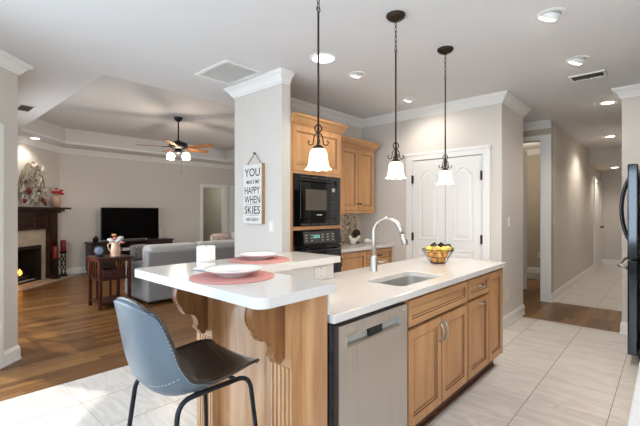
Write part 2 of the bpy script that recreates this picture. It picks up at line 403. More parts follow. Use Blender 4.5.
# ------------------------------------------------------------------ the setting
CH = 2.74
R2 = math.sqrt(0.5)
def sweep(path, prof, side, z0, closed=False):
    """moulding profile (out, dz) swept with mitres along a 2D path; side=+1 projects to the left of travel"""
    mb = MB(); n = len(path); P = [Vector(p) for p in path]
    def off(i, d):
        if i == 0: t = (P[1]-P[0]).normalized(); return P[0] + Vector((-t.y, t.x))*side*d
        if i == n-1: t = (P[-1]-P[-2]).normalized(); return P[-1] + Vector((-t.y, t.x))*side*d
        a = (P[i]-P[i-1]).normalized(); b = (P[i+1]-P[i]).normalized()
        na = Vector((-a.y, a.x))*side; nb = Vector((-b.y, b.x))*side; m = (na+nb).normalized()
        return P[i] + m*(d/max(0.2, m.dot(na)))
    k = len(prof)
    vs = [(*off(i, d), z0+z) for i in range(n) for (d, z) in prof]
    fs = [(i*k+j, i*k+(j+1) % k, (i+1)*k+(j+1) % k, (i+1)*k+j) for i in range(n-1) for j in range(k)]
    fs += [tuple(range(k)), tuple(range((n-1)*k, n*k))[::-1]]
    return mb.add(vs, fs)
CROWN = [(0, -0.112), (0.011, -0.112), (0.016, -0.097), (0.026, -0.09), (0.039, -0.065), (0.061, -0.039), (0.076, -0.03), (0.08, -0.018), (0.087, -0.014), (0.087, -0.0005), (0, -0.0005)]
BASE = [(0, 0.0005), (0.02, 0.0005), (0.02, 0.018), (0.015, 0.02), (0.015, 0.105), (0.009, 0.122), (0.006, 0.135), (0, 0.137)]

f = MB(); f.plate([(-2.2, -0.8), (5.48, -0.8), (5.48, 3.56), (-0.14, 3.56), (-2.2, 1.5)], [], -0.06, 0)
struct('floor', f, M['tile'], 'pale stone-look tile floor of the kitchen around the island', 'floor')
f = MB(); f.plate([(6.69, 0.39), (12.35, 0.39), (12.35, 1.31), (6.69, 1.31)], [], -0.06, 0)
struct('floor', f, M['tile'], 'pale tile floor running down the far hallway', 'floor')
f = MB(); f.plate([(-0.14, 3.56), (7.3, 3.56), (7.3, 9.7), (2.37, 9.7), (0.62, 7.95), (0.62, 4.6), (0.76, 4.46)], [], -0.06, 0)
struct('floor', f, M['planks'], 'brown oak plank floor of the living room', 'floor')
f = MB(); f.plate([(5.48, 0.39), (6.69, 0.39), (6.69, 1.38), (9.5, 1.38), (9.5, 3.2), (5.48, 3.2)], [], -0.06, 0)
struct('floor', f, M['planks'], 'brown oak plank strip crossing between kitchen tile and hallway tile', 'floor')
f = MB(); f.plate([(5.2, 9.82), (7.4, 9.82), (7.4, 12.2), (5.2, 12.2)], [], -0.06, 0)
struct('floor', f, M['planks'], 'plank floor of the room beyond the living room doorway', 'floor')
f = MB(); f.plate([(-5, 2.2), (-2.2, 1.5), (0.5, 4.3), (0.5, 9), (-5, 9)], [], -0.14, -0.08)
struct('floor', f, M['exterior'], 'concrete patio outside the glass door', 'patio')

TR = [(1.40, 4.2), (6.1, 4.2), (6.1, 9.0), (2.3, 9.0), (1.40, 8.08)]
c = MB(); c.plate([(-2.25, -0.8), (12.47, -0.8), (12.47, 3.3), (7.42, 3.3), (7.42, 9.82), (2.3, 9.82), (0.54, 8.06), (0.54, 4.3), (-2.25, 1.5)], [TR], CH, CH+0.05)
struct('ceiling', c, M['ceiling'], 'flat pale ceiling over the kitchen and hallway', 'ceiling')
c = MB()
for i in range(5):
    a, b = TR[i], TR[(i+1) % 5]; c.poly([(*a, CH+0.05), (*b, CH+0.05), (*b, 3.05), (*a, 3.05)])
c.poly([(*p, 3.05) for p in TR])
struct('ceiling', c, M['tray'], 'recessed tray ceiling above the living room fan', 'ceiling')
c = MB(); c.box(5.2, 9.82, 2.6, 7.4, 12.2, 2.66)
struct('ceiling', c, M['ceiling'], 'ceiling of the room beyond the living room doorway', 'ceiling')
c = MB(); c.box(10.32, 0.39, 2.40, 12.35, 1.31, CH)
struct('ceiling', c, M['wall'], 'lowered ceiling and header at the end of the hallway', 'ceiling')

# kitchen walls
wl = MB(); wl.box(-2.32, -0.8, 0, -2.2, -0.4, CH).box(-2.32, 1.3, 0, -2.2, 1.5, CH).box(-2.32, -0.4, 0, -2.2, 1.3, 0.7).box(-2.32, -0.4, 2.3, -2.2, 1.3, CH)
struct('wall_left', wl, M['wall'], 'kitchen wall with the breakfast window', 'wall')
wr = MB(); wr.box(-2.2, -0.8, 0, 0.3, -0.68, CH).box(2.7, -0.8, 0, 5.45, -0.68, CH).box(0.3, -0.8, 0, 2.7, -0.68, 1.2).box(0.3, -0.8, 2.3, 2.7, -0.68, CH)
struct('wall_right', wr, M['wall'], 'kitchen wall behind the near counter', 'wall')
def window(n, frame, label):
    mb = MB(); gl = MB()
    ax, lo, hi, z0, z1, pos = frame
    def bx(m, a, b, za, zb, d0, d1):
        if ax == 'x': m.box(pos+d0, a, za, pos+d1, b, zb)
        else: m.box(a, pos+d0, za, b, pos+d1, zb)
    bx(mb, lo, lo+.05, z0, z1, -.05, .05); bx(mb, hi-.05, hi, z0, z1, -.05, .05)
    bx(mb, lo+.05, hi-.05, z0, z0+.05, -.05, .05); bx(mb, lo+.05, hi-.05, z1-.05, z1, -.05, .05)
    k = 3
    for i in range(1, k):
        q = lo+(hi-lo)*i/k; bx(mb, q-.015, q+.015, z0+.05, z1-.05, -.02, .02)
    bx(mb, lo+.05, hi-.05, (z0+z1)/2-.015, (z0+z1)/2+.015, -.018, .018)
    bx(gl, lo+.05, hi-.05, z0+.05, z1-.05, -.003, .003)
    o = struct('window_%d' % n, mb, M['trim'], label, 'window')
    gl.build('pane', M['glass'], o)
window(1, ('x', -0.4, 1.3, 0.7, 2.3, -2.26), 'white framed breakfast window')
window(2, ('y', 0.3, 2.7, 1.2, 2.3, -0.74), 'unseen white framed window added over the near counter for fill light')  # unseen opening, made up to go with the fill lamp behind the camera
# diagonal wall with the glass door; s measured from its free end B
B = Vector((0.76, 4.46)); dD = Vector((-R2, -R2)); nD = Vector((R2, -R2))
def dpt(s, n): return B + dD*s + nD*n
def dbox(mb, s0, s1, n0, n1, z0, z1):
    q = [dpt(s0, n0), dpt(s1, n0), dpt(s1, n1), dpt(s0, n1)]
    return mb.prism([(*p, z0) for p in q], (0, 0, z1-z0))
L_D = (Vector((-2.2, 1.5))-B).length
wd = MB(); dbox(wd, 0, 0.28, -0.12, 0, 0, CH); dbox(wd, 1.75, L_D, -0.12, 0, 0, CH); dbox(wd, 0.28, 1.75, -0.12, 0, 2.03, CH)
struct('wall_diagonal', wd, M['wall'], 'short angled wall at the left edge beside the fireplace room', 'wall')
tr = MB(); dbox(tr, 0.19, 0.28, 0.0, 0.02, 0, 2.13); dbox(tr, 1.75, 1.85, 0, 0.02, 0, 2.13); dbox(tr, 0.28, 1.75, 0, 0.02, 2.03, 2.13)
struct('trim_1', tr, M['trim'], 'white door casing on the angled wall at the left edge', 'trim', bevel=0.005)
gd = MB()
for a, b in ((0.28, 0.305), (1.0, 1.05), (1.71, 1.75)): dbox(gd, a, b, -0.08, -0.03, 0.02, 2.03)
dbox(gd, 0.305, 1.0, -0.08, -0.03, 0.02, 0.07); dbox(gd, 1.05, 1.71, -0.08, -0.03, 0.02, 0.07)
dbox(gd, 0.305, 1.0, -0.08, -0.03, 1.97, 2.03); dbox(gd, 1.05, 1.71, -0.08, -0.03, 1.97, 2.03)
o = struct('door_1', gd, M['trim'], 'white framed glass patio door in the angled wall', 'door')
gp = MB(); dbox(gp, 0.305, 1.0, -0.058, -0.052, 0.07, 1.97); dbox(gp, 1.05, 1.71, -0.058, -0.052, 0.07, 1.97); gp.build('pane', M['glass'], o)
struct('trim_2', sweep([tuple(dpt(L_D, 0)), tuple(dpt(0, 0)), tuple(dpt(0, -0.12))], CROWN, -1, CH), M['trim'], 'white crown moulding on the angled wall at the left edge', 'crown moulding')
struct('baseboard_left', sweep([tuple(dpt(0.20, 0)), tuple(dpt(0, 0)), tuple(dpt(0, -0.12))], BASE, -1, 0), M['trim'], 'white baseboard at the foot of the angled wall', 'baseboard')

# cabinet wall, pillar, pantry block
wk = MB(); wk.box(2.55, 3.45, 0, 5.62, 3.60, CH)
struct('wall_back', wk, M['wall'], 'kitchen wall behind the oven cabinets', 'wall')
pl = MB(); pl.box(2.55, 2.82, 0, 2.668, 3.45, CH)
struct('wall_pillar', pl, M['wall'], 'pale wall end beside the oven cabinet with the hanging sign', 'wall')
wp = MB(); wp.box(4.73, 2.585, 0, 4.85, 3.45, CH).box(4.73, 1.44, 0, 4.85, 1.655, CH).box(4.73, 1.655, 2.055, 4.85, 2.585, CH).box(4.85, 1.44, 0, 5.62, 1.56, CH).box(5.5, 1.56, 0, 5.62, 3.45, CH)
struct('wall_pantry', wp, M['wall'], 'beige wall around the pantry doors', 'wall')
struct('trim_3', sweep([(2.68, 3.60), (2.55, 3.60), (2.55, 2.82), (2.645, 2.82)], CROWN, -1, CH), M['trim'], 'white crown moulding around the top of the wall end', 'crown moulding')
struct('trim_4', sweep([(2.66, 3.45), (4.73, 3.45), (4.73, 1.44), (5.62, 1.44), (5.62, 3.2)], CROWN, -1, CH), M['trim'], 'white crown moulding above the cabinets and pantry doors', 'crown moulding')
struct('baseboard_pantry', sweep([(4.73, 1.56), (4.73, 1.44), (5.62, 1.44), (5.62, 3.2)], BASE, -1, 0), M['trim'], 'white baseboard along the pantry corner', 'baseboard')
struct('baseboard_pillar', sweep([(2.55, 3.60), (2.55, 2.82), (2.66, 2.82)], BASE, -1, 0), M['trim'], 'white baseboard at the foot of the wall end', 'baseboard')
cs = MB(); cs.box(4.708, 2.585, 0, 4.73, 2.675, 2.145).box(4.708, 1.565, 0, 4.73, 1.655, 2.145).box(4.708, 1.655, 2.055, 4.73, 2.585, 2.145).box(4.70, 1.555, 2.1, 4.73, 1.585, 2.155).box(4.70, 1.555, 2.12, 4.731, 2.685, 2.155)
struct('trim_5', cs, M['trim'], 'white casing around the double pantry doors', 'trim', bevel=0.004)
def pantry_leaf(n, y0, y1, hy, label):
    mb = MB(); mb.box(4.722, y0, 0.012, 4.762, y1, 2.05)
    o = struct('door_%d' % n, mb, M['trim'], label, 'door', bevel=0.003)
    W = y1-y0; i0, i1 = y0+0.095, y1-0.095
    def outline(z0, z1, rise, inset):
        a, b = i0+inset, i1-inset; pts = [(a, z0+inset), (b, z0+inset)]
        top = z1-inset
        for k in range(15):
            t = k/14; y = b+(a-b)*t
            pts.append((y, top - rise + rise*math.sin(PI*t)**1.3 if rise else top))
        return pts
    for (z0, z1, rise) in ((1.0, 1.93, 0.085), (0.16, 0.88, 0.0)):
        m = MB(); L = [(outline(z0, z1, rise, q), x) for q, x in ((0, 4.722), (0.004, 4.716), (0.014, 4.716), (0.02, 4.7245), (0.03, 4.7245), (0.06, 4.7165))]
        k = len(L[0][0]); vs = [(x, y, z) for pts, x in L for (y, z) in pts]
        fs = [(i*k+j, i*k+(j+1) % k, (i+1)*k+(j+1) % k, (i+1)*k+j) for i in range(len(L)-1) for j in range(k)] + [tuple(range((len(L)-1)*k, len(L)*k))]
        m.add(vs, fs).build('panel', M['trim'], o)
    for z in (0.25, 1.03, 1.80):
        h = MB(); h.box(4.706, hy-0.014, z-0.05, 4.724, hy+0.014, z+0.05).tube([(4.705, hy, z-0.06), (4.705, hy, z+0.06)], 0.007, 8)
        h.build('hinge', M['bronze'], o)
    kn = MB(); ky = y0+0.05 if hy > y0+0.2 else y1-0.05
    kn.lathe((4.722, ky, 0.93), [(0.026, 0), (0.026, 0.006), (0.01, 0.01), (0.01, 0.03), (0.026, 0.036), (0.03, 0.05), (0.022, 0.064), (0, 0.068)], 16, (-1, 0, 0)); kn.build('knob', M['bronze'], o, smooth=True)
pantry_leaf(2, 2.123, 2.58, 2.578, 'left leaf of the white arch-panelled pantry doors')
pantry_leaf(3, 1.66, 2.117, 1.662, 'right leaf of the white arch-panelled pantry doors')

# passage and hallway
ps = MB(); ps.box(6.63, 1.31, 0, 6.75, 1.449, CH).box(6.63, 2.3, 0, 6.75, 3.2, CH).box(6.63, 1.449, 2.455, 6.75, 2.3, CH).box(5.5, 3.2, 0, 9.6, 3.3, CH).box(9.5, 1.43, 0, 9.6, 3.2, CH)
struct('wall_passage', ps, M['backroom'], 'tan wall with the tall cased opening past the pantry corner', 'wall')
hl = MB(); hl.box(6.75, 1.31, 0, 12.35, 1.43, CH)
struct('wall_hall', hl, M['wall'], 'long beige hallway wall with the far white door', 'wall')
hr = MB(); hr.box(5.45, -0.8, 0, 5.57, 0.39, CH).box(5.57, 0.27, 0, 12.35, 0.39, CH)
struct('wall_fridge', hr, M['wall'], 'beige wall end behind the refrigerator', 'wall')
he = MB(); he.box(12.35, 0.27, 0, 12.47, 1.43, CH)
struct('wall_end', he, M['wall'], 'beige wall closing the hallway', 'wall')
struct('trim_6', sweep([(6.63, 3.2), (6.63, 1.31)], CROWN, -1, CH), M['trim'], 'crown moulding above the passage opening', 'crown moulding')
struct('trim_7', sweep([(5.45, -0.68), (5.45, 0.39), (5.56, 0.39)], CROWN, 1, CH), M['trim'], 'crown moulding on the wall end by the refrigerator', 'crown moulding')
struct('baseboard_fridge', sweep([(5.45, -0.68), (5.45, 0.39), (5.58, 0.39)], BASE, 1, 0), M['trim'], 'baseboard at the wall end by the refrigerator', 'baseboard')
struct('trim_8', sweep([(9.5, 3.2), (9.5, 1.43)], CROWN, -1, CH), M['trim'], 'crown moulding inside the room past the cased opening', 'crown moulding')
struct('baseboard_room', sweep([(9.5, 3.2), (9.5, 1.43)], BASE, -1, 0), M['trim'], 'baseboard inside the room past the cased opening', 'baseboard')
struct('baseboard_hall', sweep([(6.63, 1.449), (6.63, 1.31), (11.02, 1.31)], BASE, -1, 0), M['trim'], 'white baseboard along the left hallway wall', 'baseboard')
struct('baseboard_end', sweep([(12.35, 1.31), (12.35, 0.39)], BASE, -1, 0), M['trim'], 'white baseboard at the hallway end', 'baseboard')
t9 = MB(); t9.box(6.61, 1.312, 0.137, 6.63, 1.455, 2.53).box(6.61, 2.3, 0, 6.63, 2.38, 2.53).box(6.61, 1.455, 2.455, 6.63, 2.3, 2.53).box(6.63, 1.449, 0, 6.75, 1.462, 2.455).box(6.63, 2.287, 0, 6.75, 2.3, 2.455)
struct('trim_9', t9, M['trim'], 'white casing of the tall opening in the passage', 'trim', bevel=0.003)
dl = MB(); a = Vector((6.78, 2.26)); b = Vector((7.47, 1.865)); dv = (b-a).normalized(); nv = Vector((-dv.y, dv.x))*0.018
dl.prism([(*(a-nv), 0.012), (*(b-nv), 0.012), (*(b+nv), 0.012), (*(a+nv), 0.012)], (0, 0, 2.42))
struct('door_4', dl, M['trim'], 'white door standing open inside the tall passage opening', 'door')
def hall_door():
    mb = MB(); mb.box(11.1, 1.297, 0.01, 12.1, 1.309, 2.05)
    o = struct('door_5', mb, M['trim'], 'white panel door at the far end of the left hallway wall', 'door')
    for z0, z1 in ((0.2, 0.95), (1.08, 1.92)):
        for x0 in (11.22, 11.66):
            m = MB(); m.ring((x0, 1.297, z0), X_, Z_, -Y_, 0.32, z1-z0, [(0, 0), (0.012, 0.006), (0.03, 0.001), (0.06, 0.004)]); m.build('panel', M['trim'], o)
    for z in (0.3, 1.1, 1.9):
        m = MB(); m.box(11.085, 1.285, z-0.06, 11.105, 1.3, z+0.06); m.build('hinge', M['black'], o)
    k = MB(); k.lathe((12.03, 1.297, 0.98), [(0.03, 0), (0.03, 0.01), (0.012, 0.015), (0.012, 0.04), (0.03, 0.05), (0.03, 0.07), (0, 0.08)], 14, (0, -1, 0)); k.build('knob', M['black'], o, smooth=True)
hall_door()
t10 = MB(); t10.box(11.0, 1.285, 0, 11.09, 1.31, 2.15).box(12.11, 1.285, 0, 12.2, 1.31, 2.15).box(11.09, 1.285, 2.06, 12.11, 1.31, 2.15)
struct('trim_10', t10, M['trim'], 'white casing of the far hallway door', 'trim')

# living room shell
lv = MB(); lv.box(0.56, 4.55, 0, 0.62, 5.2, CH).box(0.56, 7.2, 0, 0.62, 7.95, CH).box(0.56, 5.2, 0, 0.62, 7.2, 0.35).box(0.56, 5.2, 2.25, 0.62, 7.2, CH)
struct('wall_living', lv, M['wall'], 'living room wall left of the fireplace', 'wall')
P0 = Vector((2.37, 9.7))
def W(t, n, z=None):
    p = P0 + Vector((R2, R2))*t + Vector((R2, -R2))*n
    return (p.x, p.y) if z is None else (p.x, p.y, z)
def tbox(mb, t0, t1, n0, n1, z0, z1): return mb.prism([W(t0, n0, z0), W(t1, n0, z0), W(t1, n1, z0), W(t0, n1, z0)], (0, 0, z1-z0))
FC = -1.24
fw = MB(); tbox(fw, -2.475, FC-0.62, -0.12, 0, 0, CH); tbox(fw, FC+0.62, 0, -0.12, 0, 0, CH); tbox(fw, FC-0.62, FC+0.62, -0.12, 0, 0.72, CH)
struct('wall_fireplace', fw, M['wall'], 'angled wall carrying the fireplace', 'wall')
tv = MB(); tv.box(2.3, 9.7, 0, 5.8, 9.82, CH).box(6.5, 9.7, 0, 7.42, 9.82, CH).box(5.8, 9.7, 2.05, 6.5, 9.82, CH)
struct('wall_tv', tv, M['wall'], 'living room wall behind the television', 'wall')
ev = MB(); ev.box(7.3, 3.57, 0, 7.42, 5.3, CH).box(7.3, 7.5, 0, 7.42, 9.7, CH).box(7.3, 5.3, 0, 7.42, 7.5, 0.7).box(7.3, 5.3, 2.3, 7.42, 7.5, CH).box(5.62, 3.45, 0, 7.42, 3.57, CH)
struct('wall_east', ev, M['wall'], 'living room wall right of the sofa', 'wall')
window(3, ('x', 5.3, 7.5, 0.7, 2.3, 7.36), 'unseen white framed window added beside the sofa for fill light')  # unseen opening, made up to go with the east fill lamp
window(4, ('x', 5.2, 7.2, 0.35, 2.25, 0.59), 'white framed living room window left of the fireplace')
struct('trim_11', sweep([(0.62, 4.7), (0.62, 7.95), W(0, 0), (7.3, 9.7), (7.3, 3.57)], CROWN, -1, CH), M['trim'], 'crown moulding around the living room', 'crown moulding')
struct('baseboard_tv', sweep([W(-0.2, 0), W(0, 0), (5.7, 9.7)], BASE, -1, 0), M['trim'], 'white baseboard under the television wall', 'baseboard')
t12 = MB(); t12.box(5.70, 9.68, 0, 5.8, 9.7, 2.15).box(6.5, 9.68, 0, 6.6, 9.7, 2.15).box(5.8, 9.68, 2.05, 6.5, 9.7, 2.15).box(5.8, 9.7, 0, 5.815, 9.82, 2.05).box(6.485, 9.7, 0, 6.5, 9.82, 2.05)
struct('trim_12', t12, M['trim'], 'white casing of the living room doorway', 'trim', bevel=0.003)
t13 = MB(); t13.box(6.70, 9.68, 0, 6.8, 9.7, 2.15).box(6.8, 9.68, 2.05, 7.28, 9.7, 2.15).box(6.8, 9.688, 0, 7.28, 9.7, 2.05)
struct('trim_13', t13, M['trim'], 'white door casing beside the wall end, partly hidden', 'trim')
dn = MB(); dn.box(5.2, 12.1, 0, 7.4, 12.2, 2.6).box(5.2, 9.82, 0, 5.3, 12.1, 2.6).box(7.3, 9.82, 0, 7.4, 12.1, 2.6)
struct('wall_den', dn, M['denwall'], 'grey green wall seen through the living room doorway', 'wall')
lamp('POINT', 'den_light', (6.2, 10.9, 2.3), 14, (1, 0.95, 0.85), shadow_soft_size=0.2)
lamp('POINT', 'passage_room_light', (8.2, 2.3, 2.4), 16, (1, 0.9, 0.76), shadow_soft_size=0.2)
# ------------------------------------------------------------------ kitchen island
YF = 1.10   # cabinet front plane
def door_front(mb, x0, x1, z0, z1, y=YF, drawer=False):
    """framed, glazed cabinet front facing -Y: slot 0 frame, slot 1 glaze in the grooves"""
    w, h = x1-x0, z1-z0; fr = 0.04 if drawer else 0.058
    fr = min(fr, h*0.28)
    loops = [(0, -0.02), (0, -0.001), (0.003, 0.0), (fr, 0.0), (fr+0.004, -0.006), (fr+0.012, -0.008), (fr+0.016, -0.011), (fr+0.045, -0.006)]
    loops = [l for l in loops if l[0] < min(w, h)/2-0.005]
    mb.ring((x0, y, z0), X_, Z_, -Y_, w, h, loops, [0, 1, 0, 1, 0, 1, 0, 0][:len(loops)-1]+[0])
    return mb
def pull(parent, c, along, out, L=0.11, mt='nickel'):
    c, a, o = Vector(c), Vector(along), Vector(out); m = MB(); pts = []
    for k in range(13):
        t = k/12; pts.append(c + a*(L*(t-0.5)) + o*(0.028*math.sin(PI*t)**0.6 + 0.001))
    m.tube(pts, [0.0055+0.002*abs(2*k/12-1) for k in range(13)], 8)
    for s in (-1, 1): m.lathe(c + a*(L/2*s), [(0.009, 0), (0.008, 0.004), (0, 0.006)], 10, o)
    return m.build('handle', M[mt], parent, smooth=True)
def carcass(t, x0, x1, toe_end=None, y1=1.68):
    b = MB(); b.box(x0, YF+0.021, 0.105, x0+0.018, y1, 0.872).box(x1-0.018, YF+0.021, 0.105, x1, y1, 0.872).box(x0+0.018, YF+0.021, 0.105, x1-0.018, y1-0.012, 0.122).box(x0+0.018, y1-0.012, 0.105, x1-0.018, y1, 0.872)
    b.box(x0, YF+0.02, 0.852, x1, YF+0.038, 0.873)
    b.build('body', M['maple'], t)
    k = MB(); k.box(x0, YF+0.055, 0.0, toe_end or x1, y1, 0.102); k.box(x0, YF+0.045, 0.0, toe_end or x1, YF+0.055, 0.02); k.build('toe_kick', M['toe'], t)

t = thing('sink_cabinet', 'maple sink cabinet with two doors right of the dishwasher', 'cabinet', (2.395, 1.4, 0))
carcass(t, 1.955, 2.838)
door_front(MB(), 1.962, 2.832, 0.70, 0.855, drawer=True).build('drawer_front', [M['mapleh'], M['glaze']], t)
for x0, x1, hx in ((1.962, 2.394, 2.365), (2.400, 2.832, 2.429)):
    d = door_front(MB(), x0, x1, 0.112, 0.684).build('door', [M['maple'], M['glaze']], t)
    pull(d, (hx, YF, 0.585), Z_, -Y_, 0.12)
t = thing('drawer_cabinet', 'narrow maple cabinet with one small drawer over one door', 'cabinet', (3.065, 1.4, 0))
carcass(t, 2.842, 3.288)
d = door_front(MB(), 2.848, 3.282, 0.705, 0.855, drawer=True).build('drawer', [M['mapleh'], M['glaze']], t); pull(d, (3.09, YF, 0.785), X_, -Y_, 0.1)
d = door_front(MB(), 2.848, 3.282, 0.112, 0.69).build('door', [M['maple'], M['glaze']], t); pull(d, (3.12, YF, 0.645), X_, -Y_, 0.1)
t = thing('end_cabinet', 'tall single-door maple panel cabinet at the far island end', 'cabinet', (3.46, 1.4, 0))
carcass(t, 3.292, 3.632, 3.56)
door_front(MB(), 3.298, 3.628, 0.112, 0.855).build('door', [M['maple'], M['glaze']], t)
rp = MB(); rp.box(3.632, YF+0.0, 0.105, 3.642, 1.68, 0.872); rp.build('end_panel', M['maple'], t)

t = thing('dishwasher', 'stainless steel dishwasher under the island counter', 'dishwasher', (1.64, 1.4, 0))
b = MB(); b.box(1.306, YF+0.03, 0.1, 1.952, 1.66, 0.87); b.build('body', M['black'], t)
k = MB(); k.box(1.31, YF+0.06, 0, 1.95, 1.64, 0.1); k.build('toe_kick', M['black'], t)
d = MB()
# door slab with pocket handle recess
x0, x1, z0, z1 = 1.335, 1.943, 0.12, 0.846; px0, px1, pz0, pz1 = 1.397, 1.872, 0.742, 0.79; yf, yb = YF-0.004, YF+0.029
d.box(x0, yf, z0, x1, yb, pz0).box(x0, yf, pz1, x1, yb, z1).box(x0, yf, pz0, px0, yb, pz1).box(px1, yf, pz0, x1, yb, pz1)
dd = d.build('door', M['steel'], t)
pk = MB(); pk.box(px0, yf+0.022, pz0, px1, yb, pz1).box(px0, yf+0.001, pz0, px0+0.003, yf+0.022, pz1).box(px1-0.003, yf+0.001, pz0, px1, yf+0.022, pz1); pk.build('handle_pocket', M['silver'], dd)
h = MB(); h.prism([(px0, yf-0.001, pz0-0.006), (px0, yf+0.022, pz0), (px0, yf+0.022, pz0+0.008), (px0, yf-0.001, pz0+0.004)], (px1-px0, 0, 0)); h.build('handle_lip', M['nickel'], dd)
g = MB(); g.box(1.58, yf+0.008, pz0+0.008, 1.70, yf+0.02, pz1); g.build('grip', M['black'], dd)
c = MB(); c.lathe((1.905, yf, 0.818), [(0.006, 0), (0.006, 0.002), (0, 0.002)], 12, (0, -1, 0)); c.build('indicator', M['china'], dd)

# island countertop with sink cut-out
SX0, SX1, SY0, SY1 = 2.05, 2.63, 1.185, 1.47
top = MB(); hole = rounded([(SX0, SY0), (SX1, SY0), (SX1, SY1), (SX0, SY1)], 0.045)
top.plate([(1.278, 1.075), (3.655, 1.075), (3.672, 1.09), (3.672, 1.83), (2.005, 1.83), (2.005, 1.688), (1.278, 1.688)], [hole], 0.875, 0.914)
tag(top.build('countertop', M['quartz'], None, bevel=0.004), 'white quartz countertop with the sink cut-out on the island', 'countertop')
t = thing('kitchen_sink', 'stainless undermount sink basin set in the island counter', 'sink', ((SX0+SX1)/2, (SY0+SY1)/2, 0.638))
bs = MB(); rows = []
for q, z, r in ((-0.025, 0.874, 0.06), (0.0, 0.874, 0.045), (0.002, 0.66, 0.05), (0.015, 0.642, 0.05), (0.10, 0.638, 0.03)):
    rows.append([(p[0], p[1], z) for p in rounded([(SX0+q, SY0+q), (SX1-q, SY0+q), (SX1-q, SY1-q), (SX0+q, SY1-q)], r)])
k = len(rows[0]); bs.add([p for r in rows for p in r], [(i*k+j, i*k+(j+1) % k, (i+1)*k+(j+1) % k, (i+1)*k+j) for i in range(len(rows)-1) for j in range(k)] + [tuple(range(4*k, 5*k))])
bs.build('basin', M['sinksteel'], t, smooth=False)
dr = MB(); dr.lathe(((SX0+SX1)/2, (SY0+SY1)/2, 0.639), [(0.045, 0), (0.042, 0.004), (0.03, 0.003), (0.028, -0.0), (0, 0.0)], 20); dr.build('drain', M['nickel'], t, smooth=True)
# faucet: sits at the bar side of the sink, spout arcs over the basin
t = thing('kitchen_faucet', 'brushed nickel gooseneck faucet standing beside the island sink', 'faucet', (2.444, 1.662, 0.914))
fx, fy = 2.444, 1.662
b = MB(); b.lathe((fx, fy, 0.914), [(0.029, 0), (0.029, 0.006), (0.026, 0.012), (0.0255, 0.10), (0.023, 0.115), (0.0165, 0.12), (0, 0.12)], 24); b.build('base', M['nickel'], t, smooth=True)
u = Vector((0.18, -0.98, 0)).normalized()
R = 0.107; pts = [Vector((fx, fy, 1.02)), Vector((fx, fy, 1.12)), Vector((fx, fy, 1.195))]
cc = Vector((fx, fy, 1.205)) + u*R
for i in range(15):
    a = PI - (PI*0.93)*i/14; pts.append(cc + u*(R*math.cos(a)) + Z_*(R*math.sin(a)))
e = pts[-1]; dv = (pts[-1]-pts[-2]).normalized()
pts.append(e+dv*0.03)
s = MB(); s.tube(pts, 0.0165, 14); s.build('spout', M['nickel'], t, smooth=True)
hd = MB(); e2 = e+dv*0.03; hd.tube([e2, e2+dv*0.02, e2+dv*0.075, e2+dv*0.085], [0.017, 0.0185, 0.021, 0.017], 14); sh = hd.build('spray_head', M['nickel'], t, smooth=True)
bt = MB(); bt.obox(e2+dv*0.05+u*0.02, (dv, u, dv.cross(u)), (0.014, 0.004, 0.006)); bt.build('button', M['black'], sh)
lv_ = MB(); hv = Vector((0.75, -0.35, 0)).normalized(); q = Vector((fx, fy, 0.975)); lv_.tube([q, q+hv*0.035], 0.014, 12); lv_.tube([q+hv*0.03, q+hv*0.07+Z_*0.002, q+hv*0.125+Z_*0.012], [0.008, 0.007, 0.006], 10); lv_.build('lever', M['nickel'], t, smooth=True)

# raised bar top (L-shaped) and its base
bar = MB(); outl = rounded([(0.832, 1.028), (1.238, 1.028), (1.238, 1.633), (2.012, 1.633), (2.012, 2.073), (0.832, 2.073)], [0.045, 0.008, 0.01, 0.008, 0.02, 0.03], 6)
bar.plate(outl, [], 1.027, 1.067)
tag(bar.build('countertop', M['quartz'], None, bevel=0.005), 'raised L-shaped white quartz breakfast bar top', 'countertop')
t = thing('breakfast_bar', 'maple breakfast bar base with pilasters and scrolled corbels', 'bar', (1.21, 1.5, 0))
b = MB(); b.box(1.152, 1.10, 0.0, 1.262, 1.95, 1.026); b.build('end_wall', M['knotty'], t, bevel=0.002)
b = MB(); b.box(1.262, 1.70, 0.0, 2.0, 1.80, 1.026); b.build('back_wall', M['knotty'], t)
fp = MB(); fp.ring((1.151, 1.738, 0.0), -Y_, Z_, -X_, 0.44, 1.026, [(0, 0), (0, 0.014), (0.05, 0.014), (0.058, 0.004), (0.07, 0.004), (0.085, 0.009)]); fp.build('front_panel', M['knotty'], t)
fp = MB(); fp.ring((1.151, 1.95, 0.0), -Y_, Z_, -X_, 0.06, 1.026, [(0, 0), (0, 0.012), (0.02, 0.012)]); fp.build('edge_strip', M['knotty'], t)
